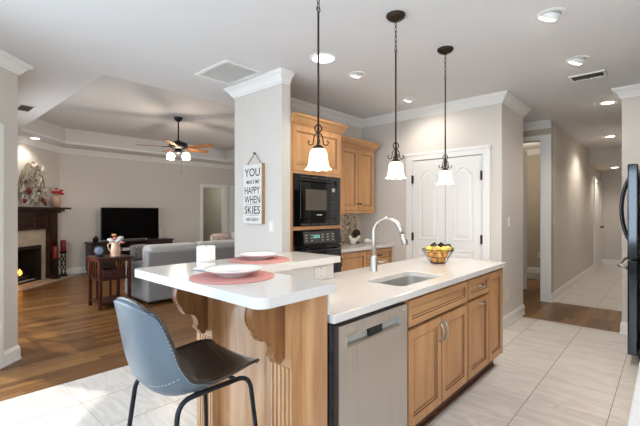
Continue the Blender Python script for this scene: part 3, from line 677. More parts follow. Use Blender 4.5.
for y0 in (1.149, 1.738):
    p = MB(); y1 = y0+0.149
    p.box(1.100, y0, 0.0, 1.152, y1, 1.026)
    p.box(1.088, y0-0.004, 0.0, 1.1, y1+0.004, 0.12)
    # upper plain block, fluted lower shaft
    p.box(1.093, y0, 0.72, 1.1, y1, 1.026)
    n = 5; wd_ = (y1-y0-0.02)/n
    p.box(1.093, y0, 0.12, 1.1, y0+0.012, 0.72).box(1.093, y1-0.012, 0.12, 1.1, y1, 0.72)
    for i in range(n):
        a = y0+0.012+i*(y1-y0-0.024)/n; p.box(1.093, a+0.007, 0.12, 1.1, a+(y1-y0-0.024)/n-0.002, 0.715)
    pp = p.build('pilaster', M['knotty'], t, bevel=0.0015)
    yc = y0+0.063; co = MB()
    prof = [(1.092, 1.026), (0.93, 1.026), (0.93, 1.008)]
    for k in range(9):
        a = k/8; prof.append((0.932-0.012*math.sin(PI*a*0.9)+0.018*a**3, 1.0-0.105*a))
    prof += [(0.952, 0.874), (0.962, 0.864), (0.966, 0.852), (0.99, 0.85)]
    for k in range(8):
        a = k/7*PI/2; prof.append((0.992+0.044*math.sin(a), 0.848-0.06*(1-math.cos(a))))
    prof += [(1.028, 0.782), (1.03, 0.768), (1.042, 0.762), (1.05, 0.748), (1.062, 0.736), (1.076, 0.736), (1.082, 0.752), (1.092, 0.752)]
    co.prism([(x, yc-0.025, z) for x, z in prof], (0, 0.05, 0))
    # scroll lip along the front edge
    co.tube([(x-0.001, yc-0.02, z) for x, z in prof[2:12]], 0.004, 6).tube([(x-0.001, yc+0.02, z) for x, z in prof[2:12]], 0.004, 6)
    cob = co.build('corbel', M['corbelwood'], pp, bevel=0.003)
bp = MB(); bp.box(1.264, 1.10, 0.915, 1.277, 1.688, 1.026).box(1.277, 1.690, 0.915, 2.0, 1.699, 1.026)
tag(bp.build('backsplash', M['quartz'], None), 'low white backsplash strip under the raised bar top', 'backsplash')
def cover(name, c, u, n, label, w=0.072, h=0.116, kind='outlet', cat='outlet'):
    c, u, n = Vector(c), Vector(u), Vector(n)
    t = thing(name, label, cat, tuple(c))
    m = MB(); m.ring(c-u*(w/2)-Z_*(h/2), u, Z_, n, w, h, [(0, 0), (0, 0.004), (0.004, 0.006)]); m.build('cover_plate', M['plate'], t)
    if kind == 'outlet':
        for s in (-1, 1):
            q = MB(); q.obox(c+Z_*(0.024*s)+n*0.0065, (u, Z_, n), (0.016, 0.014, 0.0015)); ob = q.build('socket', M['china'], t)
            k = MB()
            for d in (-1, 1): k.obox(c+Z_*(0.024*s)+u*(0.006*d)+n*0.0082, (u, Z_, n), (0.0015, 0.005, 0.0005))
            k.build('slots', M['slot'], ob)
    else:
        q = MB(); q.obox(c+n*0.007, (u, Z_, n), (0.016, 0.033, 0.002)); q.build('rocker', M['china'], t)
    return t
cover('outlet', (1.866, 1.690, 0.97), X_, -Y_, 'white outlet on the low backsplash under the bar top', w=0.116, h=0.072)

# ------------------------------------------------------------------ oven wall cabinets
def front_y(mb, x0, x1, z0, z1, y): return door_front(mb, x0, x1, z0, z1, y)
def cab_crown(path, z0, parent):
    prof = [(0, 0), (0.012, 0), (0.016, 0.012), (0.028, 0.02), (0.05, 0.055), (0.066, 0.066), (0.07, 0.09), (0, 0.09)]
    return sweep(path, prof, -1, z0).build('crown', M['mapleh'], parent)
OX0, OX1, OY = 2.672, 3.474, 2.82
t = thing('oven_cabinet', 'tall maple cabinet holding the black microwave and wall oven', 'cabinet', (3.07, 3.1, 0))
b = MB(); b.box(OX0, OY+0.022, 0.1, OX0+0.02, 3.44, 2.27).box(OX1-0.02, OY+0.022, 0.1, OX1, 3.44, 2.27).box(OX0+0.02, 3.42, 0.1, OX1-0.02, 3.44, 2.27)
for z in (0.1, 0.43, 1.19, 1.77, 2.25): b.box(OX0+0.02, OY+0.022, z, OX1-0.02, 3.42, z+0.02)
b.build('body', M['maple'], t)
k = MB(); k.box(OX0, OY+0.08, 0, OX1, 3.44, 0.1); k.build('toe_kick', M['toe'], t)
fr = MB(); fr.box(OX0, OY, 0.1, OX0+0.032, OY+0.022, 2.27).box(OX1-0.032, OY, 0.1, OX1, OY+0.022, 2.27)
for z0, z1 in ((1.175, 1.215), (1.752, 1.80), (2.245, 2.27), (0.43, 0.46), (0.1, 0.14)): fr.box(OX0+0.032, OY, z0, OX1-0.032, OY+0.022, z1)
fr.build('face_frame', M['maple'], t)
front_y(MB(), OX0+0.02, OX1-0.02, 1.785, 2.255, OY-0.002).build('upper_door', [M['maple'], M['glaze']], t)
d = front_y(MB(), OX0+0.02, OX1-0.02, 0.125, 0.445, OY-0.002).build('drawer', [M['maple'], M['glaze']], t); pull(d, (3.07, OY-0.002, 0.33), X_, -Y_, 0.12, 'bronze')
cab_crown([(OX0, OY+0.3), (OX0, OY), (OX1, OY), (OX1, 3.44)][1:], 2.27, t)
t = thing('microwave', 'black built-in microwave above the wall oven', 'microwave', (3.07, 2.95, 1.215))
b = MB(); b.box(2.706, OY+0.0, 1.217, 3.440, 3.3, 1.75); b.build('body', M['black'], t)
f_ = MB(); f_.ring((2.70, OY-0.002, 1.212), X_, Z_, -Y_, 0.745, 0.543, [(0, 0), (0, 0.012), (0.006, 0.014), (0.075, 0.014), (0.08, 0.008)]); f_.build('trim_frame', M['blackgloss'], t)
for z in (1.232, 1.728):
    for x in (2.80, 2.95, 3.10, 3.25): v = MB(); v.box(x, OY-0.0185, z-0.008, x+0.12, OY-0.0155, z+0.008); v.build('vent_grille', M['slot'], t)
d = MB(); d.box(2.785, OY-0.028, 1.30, 3.235, OY-0.011, 1.675); dd = d.build('door', M['blackgloss'], t, bevel=0.004)
wd_ = MB(); wd_.box(2.86, OY-0.0295, 1.38, 3.185, OY-0.0275, 1.60); wd_.build('window', M['micowin'], dd)
hb = MB(); hb.tube([(2.80, OY-0.03, 1.685), (2.80, OY-0.048, 1.69), (3.22, OY-0.048, 1.69), (3.22, OY-0.03, 1.685)], 0.007, 8); hb.build('handle', M['black'], dd)
lg = MB(); lg.box(3.03, OY-0.0292, 1.325, 3.115, OY-0.0278, 1.337); lg.build('maker_plate', M['silver'], dd)
cp = MB(); cp.box(3.24, OY-0.024, 1.30, 3.375, OY-0.011, 1.675); cb = cp.build('control_panel', M['blackgloss'], t, bevel=0.003)
ds = MB(); ds.box(3.285, OY-0.0255, 1.585, 3.335, OY-0.0235, 1.625); ds.build('display', M['silver'], cb)
for r in range(5):
    for cidx in range(3): bk = MB(); bk.box(3.268+cidx*0.034, OY-0.0252, 1.345+r*0.042, 3.29+cidx*0.034, OY-0.0235, 1.365+r*0.042); bk.build('key', M['slot'], cb)
t = thing('wall_oven', 'black wall oven under the microwave, partly behind the bar', 'oven', (3.07, 2.95, 0.46))
b = MB(); b.box(2.706, OY, 0.462, 3.440, 3.38, 1.17); b.build('body', M['black'], t)
cp = MB(); cp.prism([(2.70, OY-0.03, 1.005), (2.70, OY-0.012, 1.172), (2.70, OY-0.001, 1.172), (2.70, OY-0.001, 1.005)], (0.745, 0, 0)); cb = cp.build('control_panel', M['blackgloss'], t)
bz = MB(); bz.obox((3.085, OY-0.0225, 1.09), (X_, Vector((0, 0.107, 0.994)), Vector((0, -0.994, 0.107))), (0.25, 0.062, 0.002)); bz.build('keypad_plate', M['slot'], cb)
ds = MB(); ds.obox((3.03, OY-0.026, 1.10), (X_, Vector((0, 0.107, 0.994)), Vector((0, -0.994, 0.107))), (0.05, 0.018, 0.001)); ds.build('display', M['display'], cb)
for r in range(3):
    for i in range(6):
        if 2.96 < 2.87+i*0.085 < 3.10: continue
        bk = MB(); bk.obox((2.87+i*0.085, OY-0.0255-0.0*r, 1.058+r*0.03), (X_, Vector((0, 0.107, 0.994)), Vector((0, -0.994, 0.107))), (0.014, 0.006, 0.003)); bk.build('button', M['silver'], cb)
d = MB(); d.box(2.70, OY-0.03, 0.47, 3.445, OY-0.001, 0.995); dd = d.build('door', M['blackgloss'], t, bevel=0.005)
hb = MB(); hb.tube([(2.76, OY-0.03, 0.955), (2.76, OY-0.07, 0.955), (3.385, OY-0.07, 0.955), (3.385, OY-0.03, 0.955)], 0.011, 10); hb.build('handle', M['blackgloss'], dd, smooth=True)

UY = 3.10
t = thing('upper_cabinet', 'maple wall cabinet with two doors right of the oven cabinet', 'cabinet', (4.05, 3.27, 1.36))
b = MB(); b.box(3.48, UY+0.02, 1.36, 4.57, 3.44, 2.235); b.box(3.48, UY+0.0, 1.345, 4.57, UY+0.02, 1.375); b.build('body', M['maple'], t)
for x0, x1, hx in ((3.49, 3.80, None), (3.808, 4.182, 4.158), (4.19, 4.56, 4.214)):
    d = front_y(MB(), x0, x1, 1.38, 2.208, UY).build('door', [M['maple'], M['glaze']], t)
    if hx:
        kb = MB(); kb.lathe((hx, UY, 1.47), [(0.006, 0), (0.006, 0.014), (0.013, 0.018), (0.014, 0.026), (0.008, 0.031), (0, 0.032)], 12, (0, -1, 0)); kb.build('knob', M['bronze'], d, smooth=True)
b = MB(); b.box(3.48, UY-0.0, 2.21, 4.57, UY+0.02, 2.235); b.build('top_rail', M['maple'], t)
cab_crown([(3.552, UY), (4.57, UY), (4.57, 3.44)], 2.235, t)
BY = 2.90
t = thing('base_cabinet', 'maple base cabinet run with drawers under the rear counter', 'cabinet', (4.05, 3.15, 0))
b = MB(); b.box(3.48, BY+0.02, 0.1, 4.72, 3.44, 0.873); b.build('body', M['maple'], t)
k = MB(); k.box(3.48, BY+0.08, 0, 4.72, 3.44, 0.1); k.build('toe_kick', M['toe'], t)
for x0, x1, hv_ in ((3.49, 4.09, 'v'), (4.10, 4.71, 'h')):
    if hv_ == 'v':
        d = front_y(MB(), x0, x1, 0.11, 0.86, BY).build('door', [M['maple'], M['glaze']], t); pull(d, (3.56, BY, 0.77), Z_, -Y_, 0.12, 'bronze')
    else:
        d = door_front(MB(), x0, x1, 0.69, 0.86, BY, True).build('drawer', [M['mapleh'], M['glaze']], t); pull(d, (4.40, BY, 0.78), X_, -Y_, 0.1, 'bronze')
        d = front_y(MB(), x0, x1, 0.11, 0.68, BY).build('door', [M['maple'], M['glaze']], t); pull(d, (4.18, BY, 0.6), Z_, -Y_, 0.12, 'bronze')
ct = MB(); ct.box(3.478, BY-0.03, 0.875, 4.728, 3.436, 0.914)
tag(ct.build('countertop', M['quartz'], None, bevel=0.004), 'white quartz counter along the rear wall beside the oven', 'countertop')
mo = MB(); mo.box(3.478, 3.438, 0.915, 4.60, 3.4495, 1.36)
tag(mo.build('mosaic_backsplash', M['mosaic'], None), 'pebble mosaic backsplash above the rear counter', 'backsplash')

# ------------------------------------------------------------------ near counter and refrigerator at the right edge
t = thing('near_cabinet', 'white base cabinet run under the near counter', 'cabinet', (2.0, -0.3, 0))
b = MB(); b.box(-1.0, -0.67, 0.1, 4.33, 0.02, 0.873); b.build('body', M['trim'], t)
k = MB(); k.box(-1.0, -0.67, 0, 4.33, -0.06, 0.1); k.build('toe_kick', M['toe'], t)
for i in range(8):
    x0 = -0.99+i*0.665; d = MB(); d.ring((x0+0.655, 0.02, 0.12), -X_, Z_, Y_, 0.65, 0.735, [(0, 0), (0, 0.02), (0.06, 0.02), (0.07, 0.012)]); d.build('door', M['trim'], t)
ct = MB(); ct.box(-1.02, -0.675, 0.875, 4.345, 0.066, 0.914)
tag(ct.build('countertop', M['quartz'], None, bevel=0.004), 'white counter edge in the lower right corner in front of the refrigerator', 'countertop')
t = thing('refrigerator', 'black glossy refrigerator at the right edge of the room', 'refrigerator', (4.84, -0.15, 0))
b = MB(); b.box(4.40, -0.62, 0.05, 5.32, 0.19, 1.77); b.build('body', M['fridge'], t, bevel=0.006)
for x0, x1, hx in ((4.385, 4.858, 4.79), (4.864, 5.335, 4.93)):
    d = MB(); d.box(x0, 0.2, 0.94, x1, 0.275, 1.79); dd = d.build('door', M['fridge'], t, bevel=0.012, seg=3)
    h = MB(); pts = []
    for k in range(15):
        u = k/14; pts.append((hx, 0.272+0.078*math.sin(PI*u)**0.7, 1.06+0.66*u))
    h.tube(pts, 0.013, 10); h.build('handle', M['blackgloss'], dd, smooth=True)
d = MB(); d.box(4.385, 0.2, 0.09, 5.335, 0.275, 0.93); dd = d.build('freezer_drawer', M['fridge'], t, bevel=0.012, seg=3)
h = MB(); h.tube([(4.47, 0.272, 0.85), (4.47, 0.325, 0.868), (4.50, 0.345, 0.87), (5.22, 0.345, 0.87), (5.25, 0.325, 0.868), (5.25, 0.272, 0.85)], 0.014, 10); h.build('handle', M['nickel'], dd, smooth=True)
for x in (4.46, 5.26):
    for y in (0.16, -0.55):
        q = MB(); q.lathe((x, y, 0.0), [(0.028, 0.0), (0.03, 0.01), (0.02, 0.03), (0.02, 0.055)], 12); q.build('foot', M['black'], t, smooth=True)
gr = MB(); gr.box(4.40, 0.15, 0.03, 5.32, 0.2, 0.085); gr.build('base_grille', M['black'], t)
# ------------------------------------------------------------------ ceiling fixtures
def ellipse_disc(mb, c, r, z0, z1, seg=28): return mb.lathe((c[0], c[1], z0), [(r, 0), (r, z1-z0)], seg)
def downlight(x, y, label, gimbal=False, CH=CH, sz=1.0, power=16, color=(1, 0.93, 0.84), aim=None):
    t = thing('recessed_light', label, 'ceiling light', (x, y, CH), 'recessed ceiling lights')
    m = MB(); m.lathe((x, y, CH), [(0.062, -0.001), (0.095, -0.001), (0.092, -0.006), (0.066, -0.012), (0.062, -0.004)], 28, cap=False); m.build('trim_ring', M['trim'], t, smooth=True)
    if gimbal:
        ax = Vector((0.35, 0.55, -1)).normalized(); c = Vector((x, y, CH+0.018*sz))
        m = MB(); m.lathe(c, [(0.066*sz, 0.0), (0.066*sz, 0.03*sz), (0.06*sz, 0.042*sz), (0.05*sz, 0.045*sz)], 26, ax); m.build('eyeball_housing', M['trim'], t, smooth=True)
        m = MB(); m.lathe(c+ax*0.04*sz, [(0.055*sz, 0), (0.055*sz, 0.006), (0.04*sz, 0.018*sz), (0, 0.024*sz)], 24, ax); m.build('lamp_lens', M['bulb'], t, smooth=True)
    else:
        m = MB(); m.lathe((x, y, CH), [(0.066, -0.003), (0.064, -0.012), (0, -0.014)], 24); m.build('lamp_lens', M['bulb'], t, smooth=True)
    lamp('SPOT', 'recessed_lamp', (x, y, CH-0.07), power, color, target=aim or (x, y, 0), spot_size=2.5, spot_blend=0.7, shadow_soft_size=0.07)
downlight(3.06, 0.61, 'large tilted ceiling spot nearest the upper right, nearest of the two eyeball lights', True, power=34)
downlight(4.13, 0.61, 'second tilted ceiling spot, just in front of the small ceiling vent', True, power=30, aim=(5.1, 0.42, 0.7))
downlight(6.0, 0.57, 'round ceiling light over the plank strip before the hallway', power=21)
downlight(8.72, 0.79, 'farthest round ceiling light, inside the hallway', power=36)
downlight(3.10, 2.31, 'ceiling light between the daylight tube and the rear cabinets', True, sz=0.7, power=22)
downlight(4.21, 2.35, 'ceiling light close to the crown moulding above the pantry wall', True, sz=0.7, power=16, aim=(4.73, 2.1, 1.3))
downlight(11.2, 0.93, 'tiny ceiling light under the lowered end of the hallway', CH=2.40, power=22)
downlight(1.75, 8.75, 'glowing ceiling light washing the wall above the fireplace', power=13)
downlight(0.2, 0.5, 'fill light added above the near counter, out of view', power=7)  # unseen spot added to lift the ambient light
downlight(-0.6, 2.0, 'fill light added above the breakfast corner, out of view', power=8, color=(1, 0.95, 0.9))  # second unseen fill spot, no fixture known here
t = thing('daylight_tube', 'round bluish daylight tube lens in the ceiling behind the nearest pendant rod', 'skylight', (2.57, 2.29, CH))
m = MB(); m.lathe((2.57, 2.29, CH), [(0.10, -0.001), (0.125, -0.001), (0.12, -0.008), (0.10, -0.01)], 36, cap=False); m.build('trim_ring', M['trim'], t, smooth=True)
m = MB(); m.lathe((2.57, 2.29, CH), [(0.108, -0.003), (0.095, -0.01), (0, -0.018)], 36); m.build('lens', M['skylens'], t, smooth=True)
def vent(name, label, x0, x1, y0, y1, n, along='x', dark=False, split=False):
    t = thing(name, label, 'vent', ((x0+x1)/2, (y0+y1)/2, CH))
    fr = 0.035 if not dark else 0.018
    m = MB(); m.plate([(x0, y0), (x1, y0), (x1, y1), (x0, y1)], [[(x0+fr, y0+fr), (x1-fr, y0+fr), (x1-fr, y1-fr), (x0+fr, y1-fr)]], CH-0.014, CH-0.001); m.build('frame', M['trim'], t)
    m = MB(); m.box(x0+fr, y0+fr, CH-0.003, x1-fr, y1-fr, CH-0.001); m.build('backing', M['ventdark'] if dark else M['trim'], t)
    m = MB()
    for i in range(n):
        if along == 'x':
            y = y0+fr+(y1-y0-2*fr)*(i+0.5)/n; m.obox(((x0+x1)/2, y, CH-0.008), (X_, Vector((0, 0.8, 0.6)), Vector((0, -0.6, 0.8))), ((x1-x0)/2-fr, 0.006, 0.0012))
        else:
            x = x0+fr+(x1-x0-2*fr)*(i+0.5)/n; m.obox((x, (y0+y1)/2, CH-0.008), (Y_, Vector((0.8, 0, 0.6)), Vector((-0.6, 0, 0.8))), ((y1-y0)/2-fr, 0.006, 0.0012))
    if split: m.box(x0+fr, (y0+y1)/2-0.008, CH-0.012, x1-fr, (y0+y1)/2+0.008, CH-0.003)
    m.build('louvres', M['trim'] if not dark else M['ventdark'], t)
vent('return_air_grille', 'large white square return grille in the ceiling left of the wall end', 2.0, 2.42, 2.95, 3.50, 24)
vent('ceiling_vent', 'small two-part supply vent in the ceiling beyond the tilted spots', 4.60, 4.80, 0.46, 0.76, 7, 'x', True, True)
vent('ceiling_vent', 'small dark supply vent in the ceiling at the left edge by the tray', 1.06, 1.24, 6.1, 6.5, 6, 'y', True)

# ------------------------------------------------------------------ pendants
def make_pendant(x, y, label):
    t = thing('pendant_light', label, 'pendant light', (x, y, CH), 'island pendants')
    m = MB(); m.lathe((x, y, CH), [(0.066, -0.0005), (0.068, -0.008), (0.062, -0.02), (0.045, -0.034), (0.02, -0.042), (0.01, -0.05), (0, -0.05)], 24); m.build('canopy', M['bronze'], t, smooth=True)
    m = MB(); z = CH-0.05; i = 0
    while z > 2.505:
        e = X_ if i % 2 == 0 else Y_
        pts = [Vector((x, y, z-0.016)) + e*(0.0075*math.cos(a)) + Z_*(0.021*math.sin(a)) for a in [2*PI*k/12 for k in range(12)]]
        m.tube(pts, 0.0024, 6, closed=True); z -= 0.034; i += 1
    m.build('chain', M['bronze'], t, smooth=True)
    m = MB(); m.tube([Vector((x, y, 2.485)) + X_*(0.014*math.cos(a))+Z_*(0.014*math.sin(a)) for a in [2*PI*k/14 for k in range(14)]], 0.003, 6, closed=True); m.tube([(x, y, 2.474), (x, y, 1.83)], 0.0058, 10); m.build('rod', M['bronze'], t, smooth=True)
    m = MB(); g = Vector((0.67, -0.74, 0))
    m.tube([Vector((x, y, 1.825)) + g*(0.019*math.cos(a))+Z_*(0.022*math.sin(a)) for a in [2*PI*k/16 for k in range(16)]], 0.0038, 8, closed=True)
    m.tube([(x, y, 1.83), (x, y, 1.72)], 0.007, 10)
    m.lathe((x, y, 1.795), [(0.006, 0), (0.012, 0.004), (0.006, 0.01)], 12)
    for q in range(4):
        d = Vector((math.cos(q*PI/2+0.835-PI/2), math.sin(q*PI/2+0.835-PI/2), 0)); p = []
        for rr, zz in ((0.004, 1.80), (0.014, 1.796), (0.024, 1.778), (0.027, 1.755), (0.03, 1.738), (0.042, 1.732), (0.053, 1.738), (0.057, 1.75), (0.052, 1.757), (0.047, 1.752)): p.append(Vector((x, y, zz))+d*rr)
        m.tube(p, 0.0034, 7)
    m.build('scroll_bracket', M['bronze'], t, smooth=True)
    m = MB(); m.lathe((x, y, 1.70), [(0.034, 0.0), (0.036, 0.012), (0.026, 0.026), (0.014, 0.034), (0, 0.034)], 20); m.build('socket_cap', M['bronze'], t, smooth=True)
    m = MB(); prof = [(0.02, 1.716), (0.036, 1.712), (0.046, 1.70), (0.051, 1.68), (0.053, 1.655), (0.057, 1.63), (0.062, 1.613), (0.070, 1.603), (0.073, 1.599)]
    prof = prof + [(r-0.003, z+0.001) for r, z in prof[::-1]]
    def wob(i, a, r, z):
        k = max(0, (1.614-z)/0.015); return (r*(1+0.022*k*math.cos(9*a)), z-0.003*k*math.cos(9*a))
    m.lathe((x, y, 0), prof, 48, wob=wob); m.build('glass_shade', M['shade'], t, smooth=True)
    return t
PEND = [(1.575, 1.44, 'nearest bronze pendant light with bell shade, in front of the oven cabinet'), (2.35, 1.415, 'middle bronze pendant light with bell shade, over the island sink'), (3.12, 1.40, 'farthest bronze pendant light with bell shade, in front of the pantry doors')]
p0 = make_pendant(*PEND[0])
for x, y, lb in PEND[1:]: dup(p0, (x, y, CH), lb)
for x, y, lb in PEND: lamp('POINT', 'pendant_lamp', (x, y, 1.585), 4.5, (1, 0.86, 0.68), shadow_soft_size=0.04)

# ------------------------------------------------------------------ things on the island
def placemat(x, y, lb):
    m = MB(); m.lathe((x, y, 1.0675), [(0.188, 0), (0.189, 0.002), (0.187, 0.0045), (0, 0.0045)], 48)
    for r in (0.05, 0.09, 0.13, 0.165, 0.18): m.tube([(x+r*math.cos(a), y+r*math.sin(a), 1.072) for a in [2*PI*k/40 for k in range(40)]], 0.0012, 5, closed=True)
    return tag(m.build('placemat', M['coral'], None), lb, 'placemat', 'coral placemats')
placemat(1.035, 1.475, 'round coral placemat on the near bar corner by the stool')
placemat(1.51, 1.873, 'round coral placemat on the far arm of the bar by the wall end')
def plate(x, y, lb):
    t = thing('dinner_plate', lb, 'plate', (x, y, 1.0725), 'white dinner plates')
    m = MB(); m.lathe((x, y, 1.0725), [(0.062, 0), (0.066, 0.0), (0.068, 0.006), (0.09, 0.011), (0.118, 0.024), (0.134, 0.031), (0.135, 0.034), (0.118, 0.029), (0.088, 0.017), (0.06, 0.012), (0, 0.012)], 44); m.build('dish', M['china'], t, smooth=True)
    m = MB(); m.lathe((x, y, 1.0725), [(0.124, 0.0292), (0.129, 0.0318), (0.1285, 0.0324), (0.1235, 0.0298)], 44, cap=False); m.build('rim_band', M['chinablue'], t, smooth=True)
    for i in range(5):
        a = 2*PI*i/5; m = MB(); m.lathe((x+0.025*math.cos(a), y+0.025*math.sin(a), 1.0846), [(0.013, 0), (0.012, 0.0006), (0, 0.0007)], 10); m.build('printed_flower', M['chinablue'], t)
    return t
plate(1.05, 1.489, 'white patterned plate on the near placemat beside the candle')
plate(1.525, 1.90, 'white plate on the far placemat in front of the hanging sign')
t = thing('candle_dish', 'small white dish under the candle on the bar', 'dish', (1.072, 1.762, 1.0675))
m = MB(); m.lathe((1.072, 1.762, 1.0675), [(0.045, 0), (0.06, 0.006), (0.062, 0.01), (0.05, 0.008), (0, 0.006)], 32); m.build('dish', M['china'], t, smooth=True)
t = thing('candle', 'wide white pillar candle standing on the bar left of the plate', 'candle', (1.072, 1.762, 1.0765))
m = MB(); m.lathe((1.072, 1.762, 1.0765), [(0.043, 0), (0.046, 0.003), (0.046, 0.108), (0.043, 0.112), (0.038, 0.108), (0, 0.106)], 36); m.build('wax_body', M['wax'], t, smooth=True)
m = MB(); m.lathe((1.072, 1.762, 1.1065), [(0.0465, 0), (0.0472, 0.002), (0.0472, 0.012), (0.0465, 0.014)], 36); m.build('ribbon', M['waxband'], t, smooth=True)
m = MB(); m.tube([(1.072, 1.762, 1.182), (1.073, 1.762, 1.193)], 0.0014, 6); m.build('wick', M['ink'], t)

# fruit bowl
bx, by, bz = 3.19, 1.50, 0.914
t = thing('fruit_bowl', 'black wire bowl heaped with fruit at the far end of the island', 'bowl', (bx, by, bz))
m = MB(); RB = [(0.062, 0.004), (0.07, 0.012), (0.098, 0.06), (0.122, 0.10), (0.134, 0.122)]
for r, z in (RB[0], RB[2], RB[3], RB[4]):
    m.tube([(bx+r*math.cos(a), by+r*math.sin(a), bz+z) for a in [2*PI*k/36 for k in range(36)]], 0.0018 if r < 0.13 else 0.0032, 6, closed=True)
for k in range(16):
    a = 2*PI*k/16; m.tube([(bx+r*math.cos(a), by+r*math.sin(a), bz+z) for r, z in RB], 0.0013, 5)
for k in range(5):
    a = PI*k/5; m.tube([(bx+0.062*math.cos(a), by+0.062*math.sin(a), bz+0.004), (bx-0.062*math.cos(a), by-0.062*math.sin(a), bz+0.004)], 0.0018, 5)
m.build('wire_basket', M['bronze'], t, smooth=True)
vr = Vector((0.67, -0.74, 0))
for s in (-1, 1):
    m = MB(); c0 = Vector((bx, by, bz+0.142)) + vr*(0.034*s)
    pts = [c0+vr*(0.066*s)-Z_*0.006, c0+vr*(0.058*s)+Z_*0.010, c0+vr*(0.036*s)+Z_*0.004, c0+vr*(0.014*s)+Z_*0.020, c0-vr*(0.006*s)+Z_*0.034, c0-vr*(0.018*s)+Z_*0.02, c0-vr*(0.006*s)+Z_*0.004, c0+vr*(0.008*s)+Z_*0.014]
    m.tube(pts, [0.003, 0.005, 0.006, 0.009, 0.011, 0.010, 0.009, 0.006], 8); m.build('scroll_handle', M['iron'], t, smooth=True)
fruits = []
def fruit(name, c, r, mt, lb, sc=(1, 1, 0.96)):
    t = thing(name, lb, 'fruit', (c[0], c[1], c[2]-r*sc[2]), 'fruit in the wire bowl')
    m = MB(); m.ball(c, r, 16, 11, sc); m.build('flesh', M[mt], t, smooth=True)
    m = MB(); m.lathe((c[0], c[1], c[2]+r*sc[2]*0.97), [(0.004, 0), (0.003, 0.004), (0, 0.004)], 6); m.build('stem_end', M['twig'], t)
WH = ['facing the pantry doors', 'nearest the island front', 'facing the bar', 'nearest the sink']
def ringfruit(n, R, z, r, kinds, lay, a0):
    for i in range(n):
        a = a0+2*PI*i/n; kd, mt = kinds[i % len(kinds)]
        fruit(kd, (bx+R*math.cos(a), by+R*math.sin(a), bz+z), r, mt, '%s in the %s layer of the wire fruit bowl' % ({'orange': 'orange', 'peach': 'pale peach', 'lemon': 'yellow lemon', 'apple': 'green apple'}[kd], lay))
ringfruit(5, 0.041, 0.033, 0.0265, [('orange', 'orange')], 'bottom', 0.4)
ringfruit(7, 0.066, 0.079, 0.0275, [('peach', 'peach'), ('orange', 'orange')], 'middle', 0.1)
ringfruit(7, 0.083, 0.127, 0.0285, [('lemon', 'lemon'), ('peach', 'peach')], 'top outer', 0.7)
fruit('peach', (bx, by, bz+0.118), 0.034, 'lemon', 'yellow peach at the very top middle of the fruit bowl')
ap = Vector((bx, by, 0))+vr*0.118; fruit('apple', (ap.x, ap.y, bz+0.121), 0.026, 'lime', 'single green apple at the right rim of the fruit bowl')

# rear counter ornaments
bw = M['birdwhite']
def bird(x, y, s, rz, lb):
    t = thing('bird_figurine', lb, 'figurine', (x, y, 0.914), None, rz)
    m = MB(); m.ball((0, 0, 0.045*s), 0.045*s, 16, 10, (1.25, 0.8, 1.0)); m.ball((0.05*s, 0, 0.11*s), 0.024*s, 12, 8); m.tube([(0.03*s, 0, 0.06*s), (0.048*s, 0, 0.105*s)], [0.03*s, 0.02*s], 12); m.build('bird_body', bw, t, smooth=True, local=True)
    m = MB(); m.tube([(0.068*s, 0, 0.112*s), (0.092*s, 0, 0.106*s)], [0.009*s, 0.001], 8); m.build('beak', bw, t, smooth=True, local=True)
    m = MB(); m.tube([(-0.04*s, 0, 0.055*s), (-0.085*s, 0, 0.10*s), (-0.1*s, 0, 0.13*s)], [0.026*s, 0.022*s, 0.006*s], 10); m.build('tail', bw, t, smooth=True, local=True)
    return t
bird(4.26, 3.24, 0.95, 2.6, 'upright white bird figurine on the rear counter beside the mosaic')
t = thing('bird_figurine', 'low white long-tailed bird figurine lying along the rear counter', 'figurine', (4.50, 3.18, 0.914))
m = MB(); m.ball((4.50, 3.18, 0.948), 0.034, 16, 10, (1.7, 0.85, 1.0)); m.build('bird_body', bw, t, smooth=True)
m = MB(); m.tube([(4.53, 3.16, 0.948), (4.62, 3.12, 0.945), (4.655, 3.105, 0.942)], [0.026, 0.02, 0.006], 10); m.build('tail', bw, t, smooth=True)
t = thing('woven_ball', 'dark brown woven ball on a stand behind the white bird figurines', 'ornament', (4.44, 3.32, 0.914))
m = MB(); m.ball((4.44, 3.32, 1.055), 0.058, 18, 12, bumpy=0.05); m.build('ball', M['brownball'], t, smooth=True)
m = MB(); m.lathe((4.44, 3.32, 0.914), [(0.045, 0), (0.045, 0.01), (0.015, 0.03), (0.012, 0.07), (0.028, 0.085), (0.018, 0.092)], 18); m.build('stand', M['brownball'], t, smooth=True)

# switches and outlets
cover('light_switch', (5.008, 1.4395, 1.24), X_, -Y_, 'ivory light switch on the side of the pantry wall', kind='switch', cat='light switch')
cover('outlet', (4.972, 1.4395, 0.36), X_, -Y_, 'ivory outlet low on the side of the pantry wall')
cover('light_switch', (6.82, 1.3095, 1.21), X_, -Y_, 'light switch on the hallway wall beside the cased opening', kind='switch', cat='light switch')
cover('light_switch', (2.5495, 2.972, 1.215), -Y_, -X_, 'white switch plate on the wall end below the hanging sign', kind='switch', cat='light switch')
cover('outlet', (9.4995, 2.1, 0.42), -Y_, -X_, 'outlet on the wall inside the room past the cased opening')
cover('light_switch', (7.05, 12.099, 1.45), X_, -Y_, 'white switch on the grey wall through the living room doorway', kind='switch', cat='light switch', w=0.09, h=0.14)
m = MB(); m.box(8.6, 1.8, 0.001, 9.4, 2.9, 0.018); tag(m.build('rug', M['rug'], None, bevel=0.004), 'grey rug edge on the plank floor past the cased opening', 'rug')

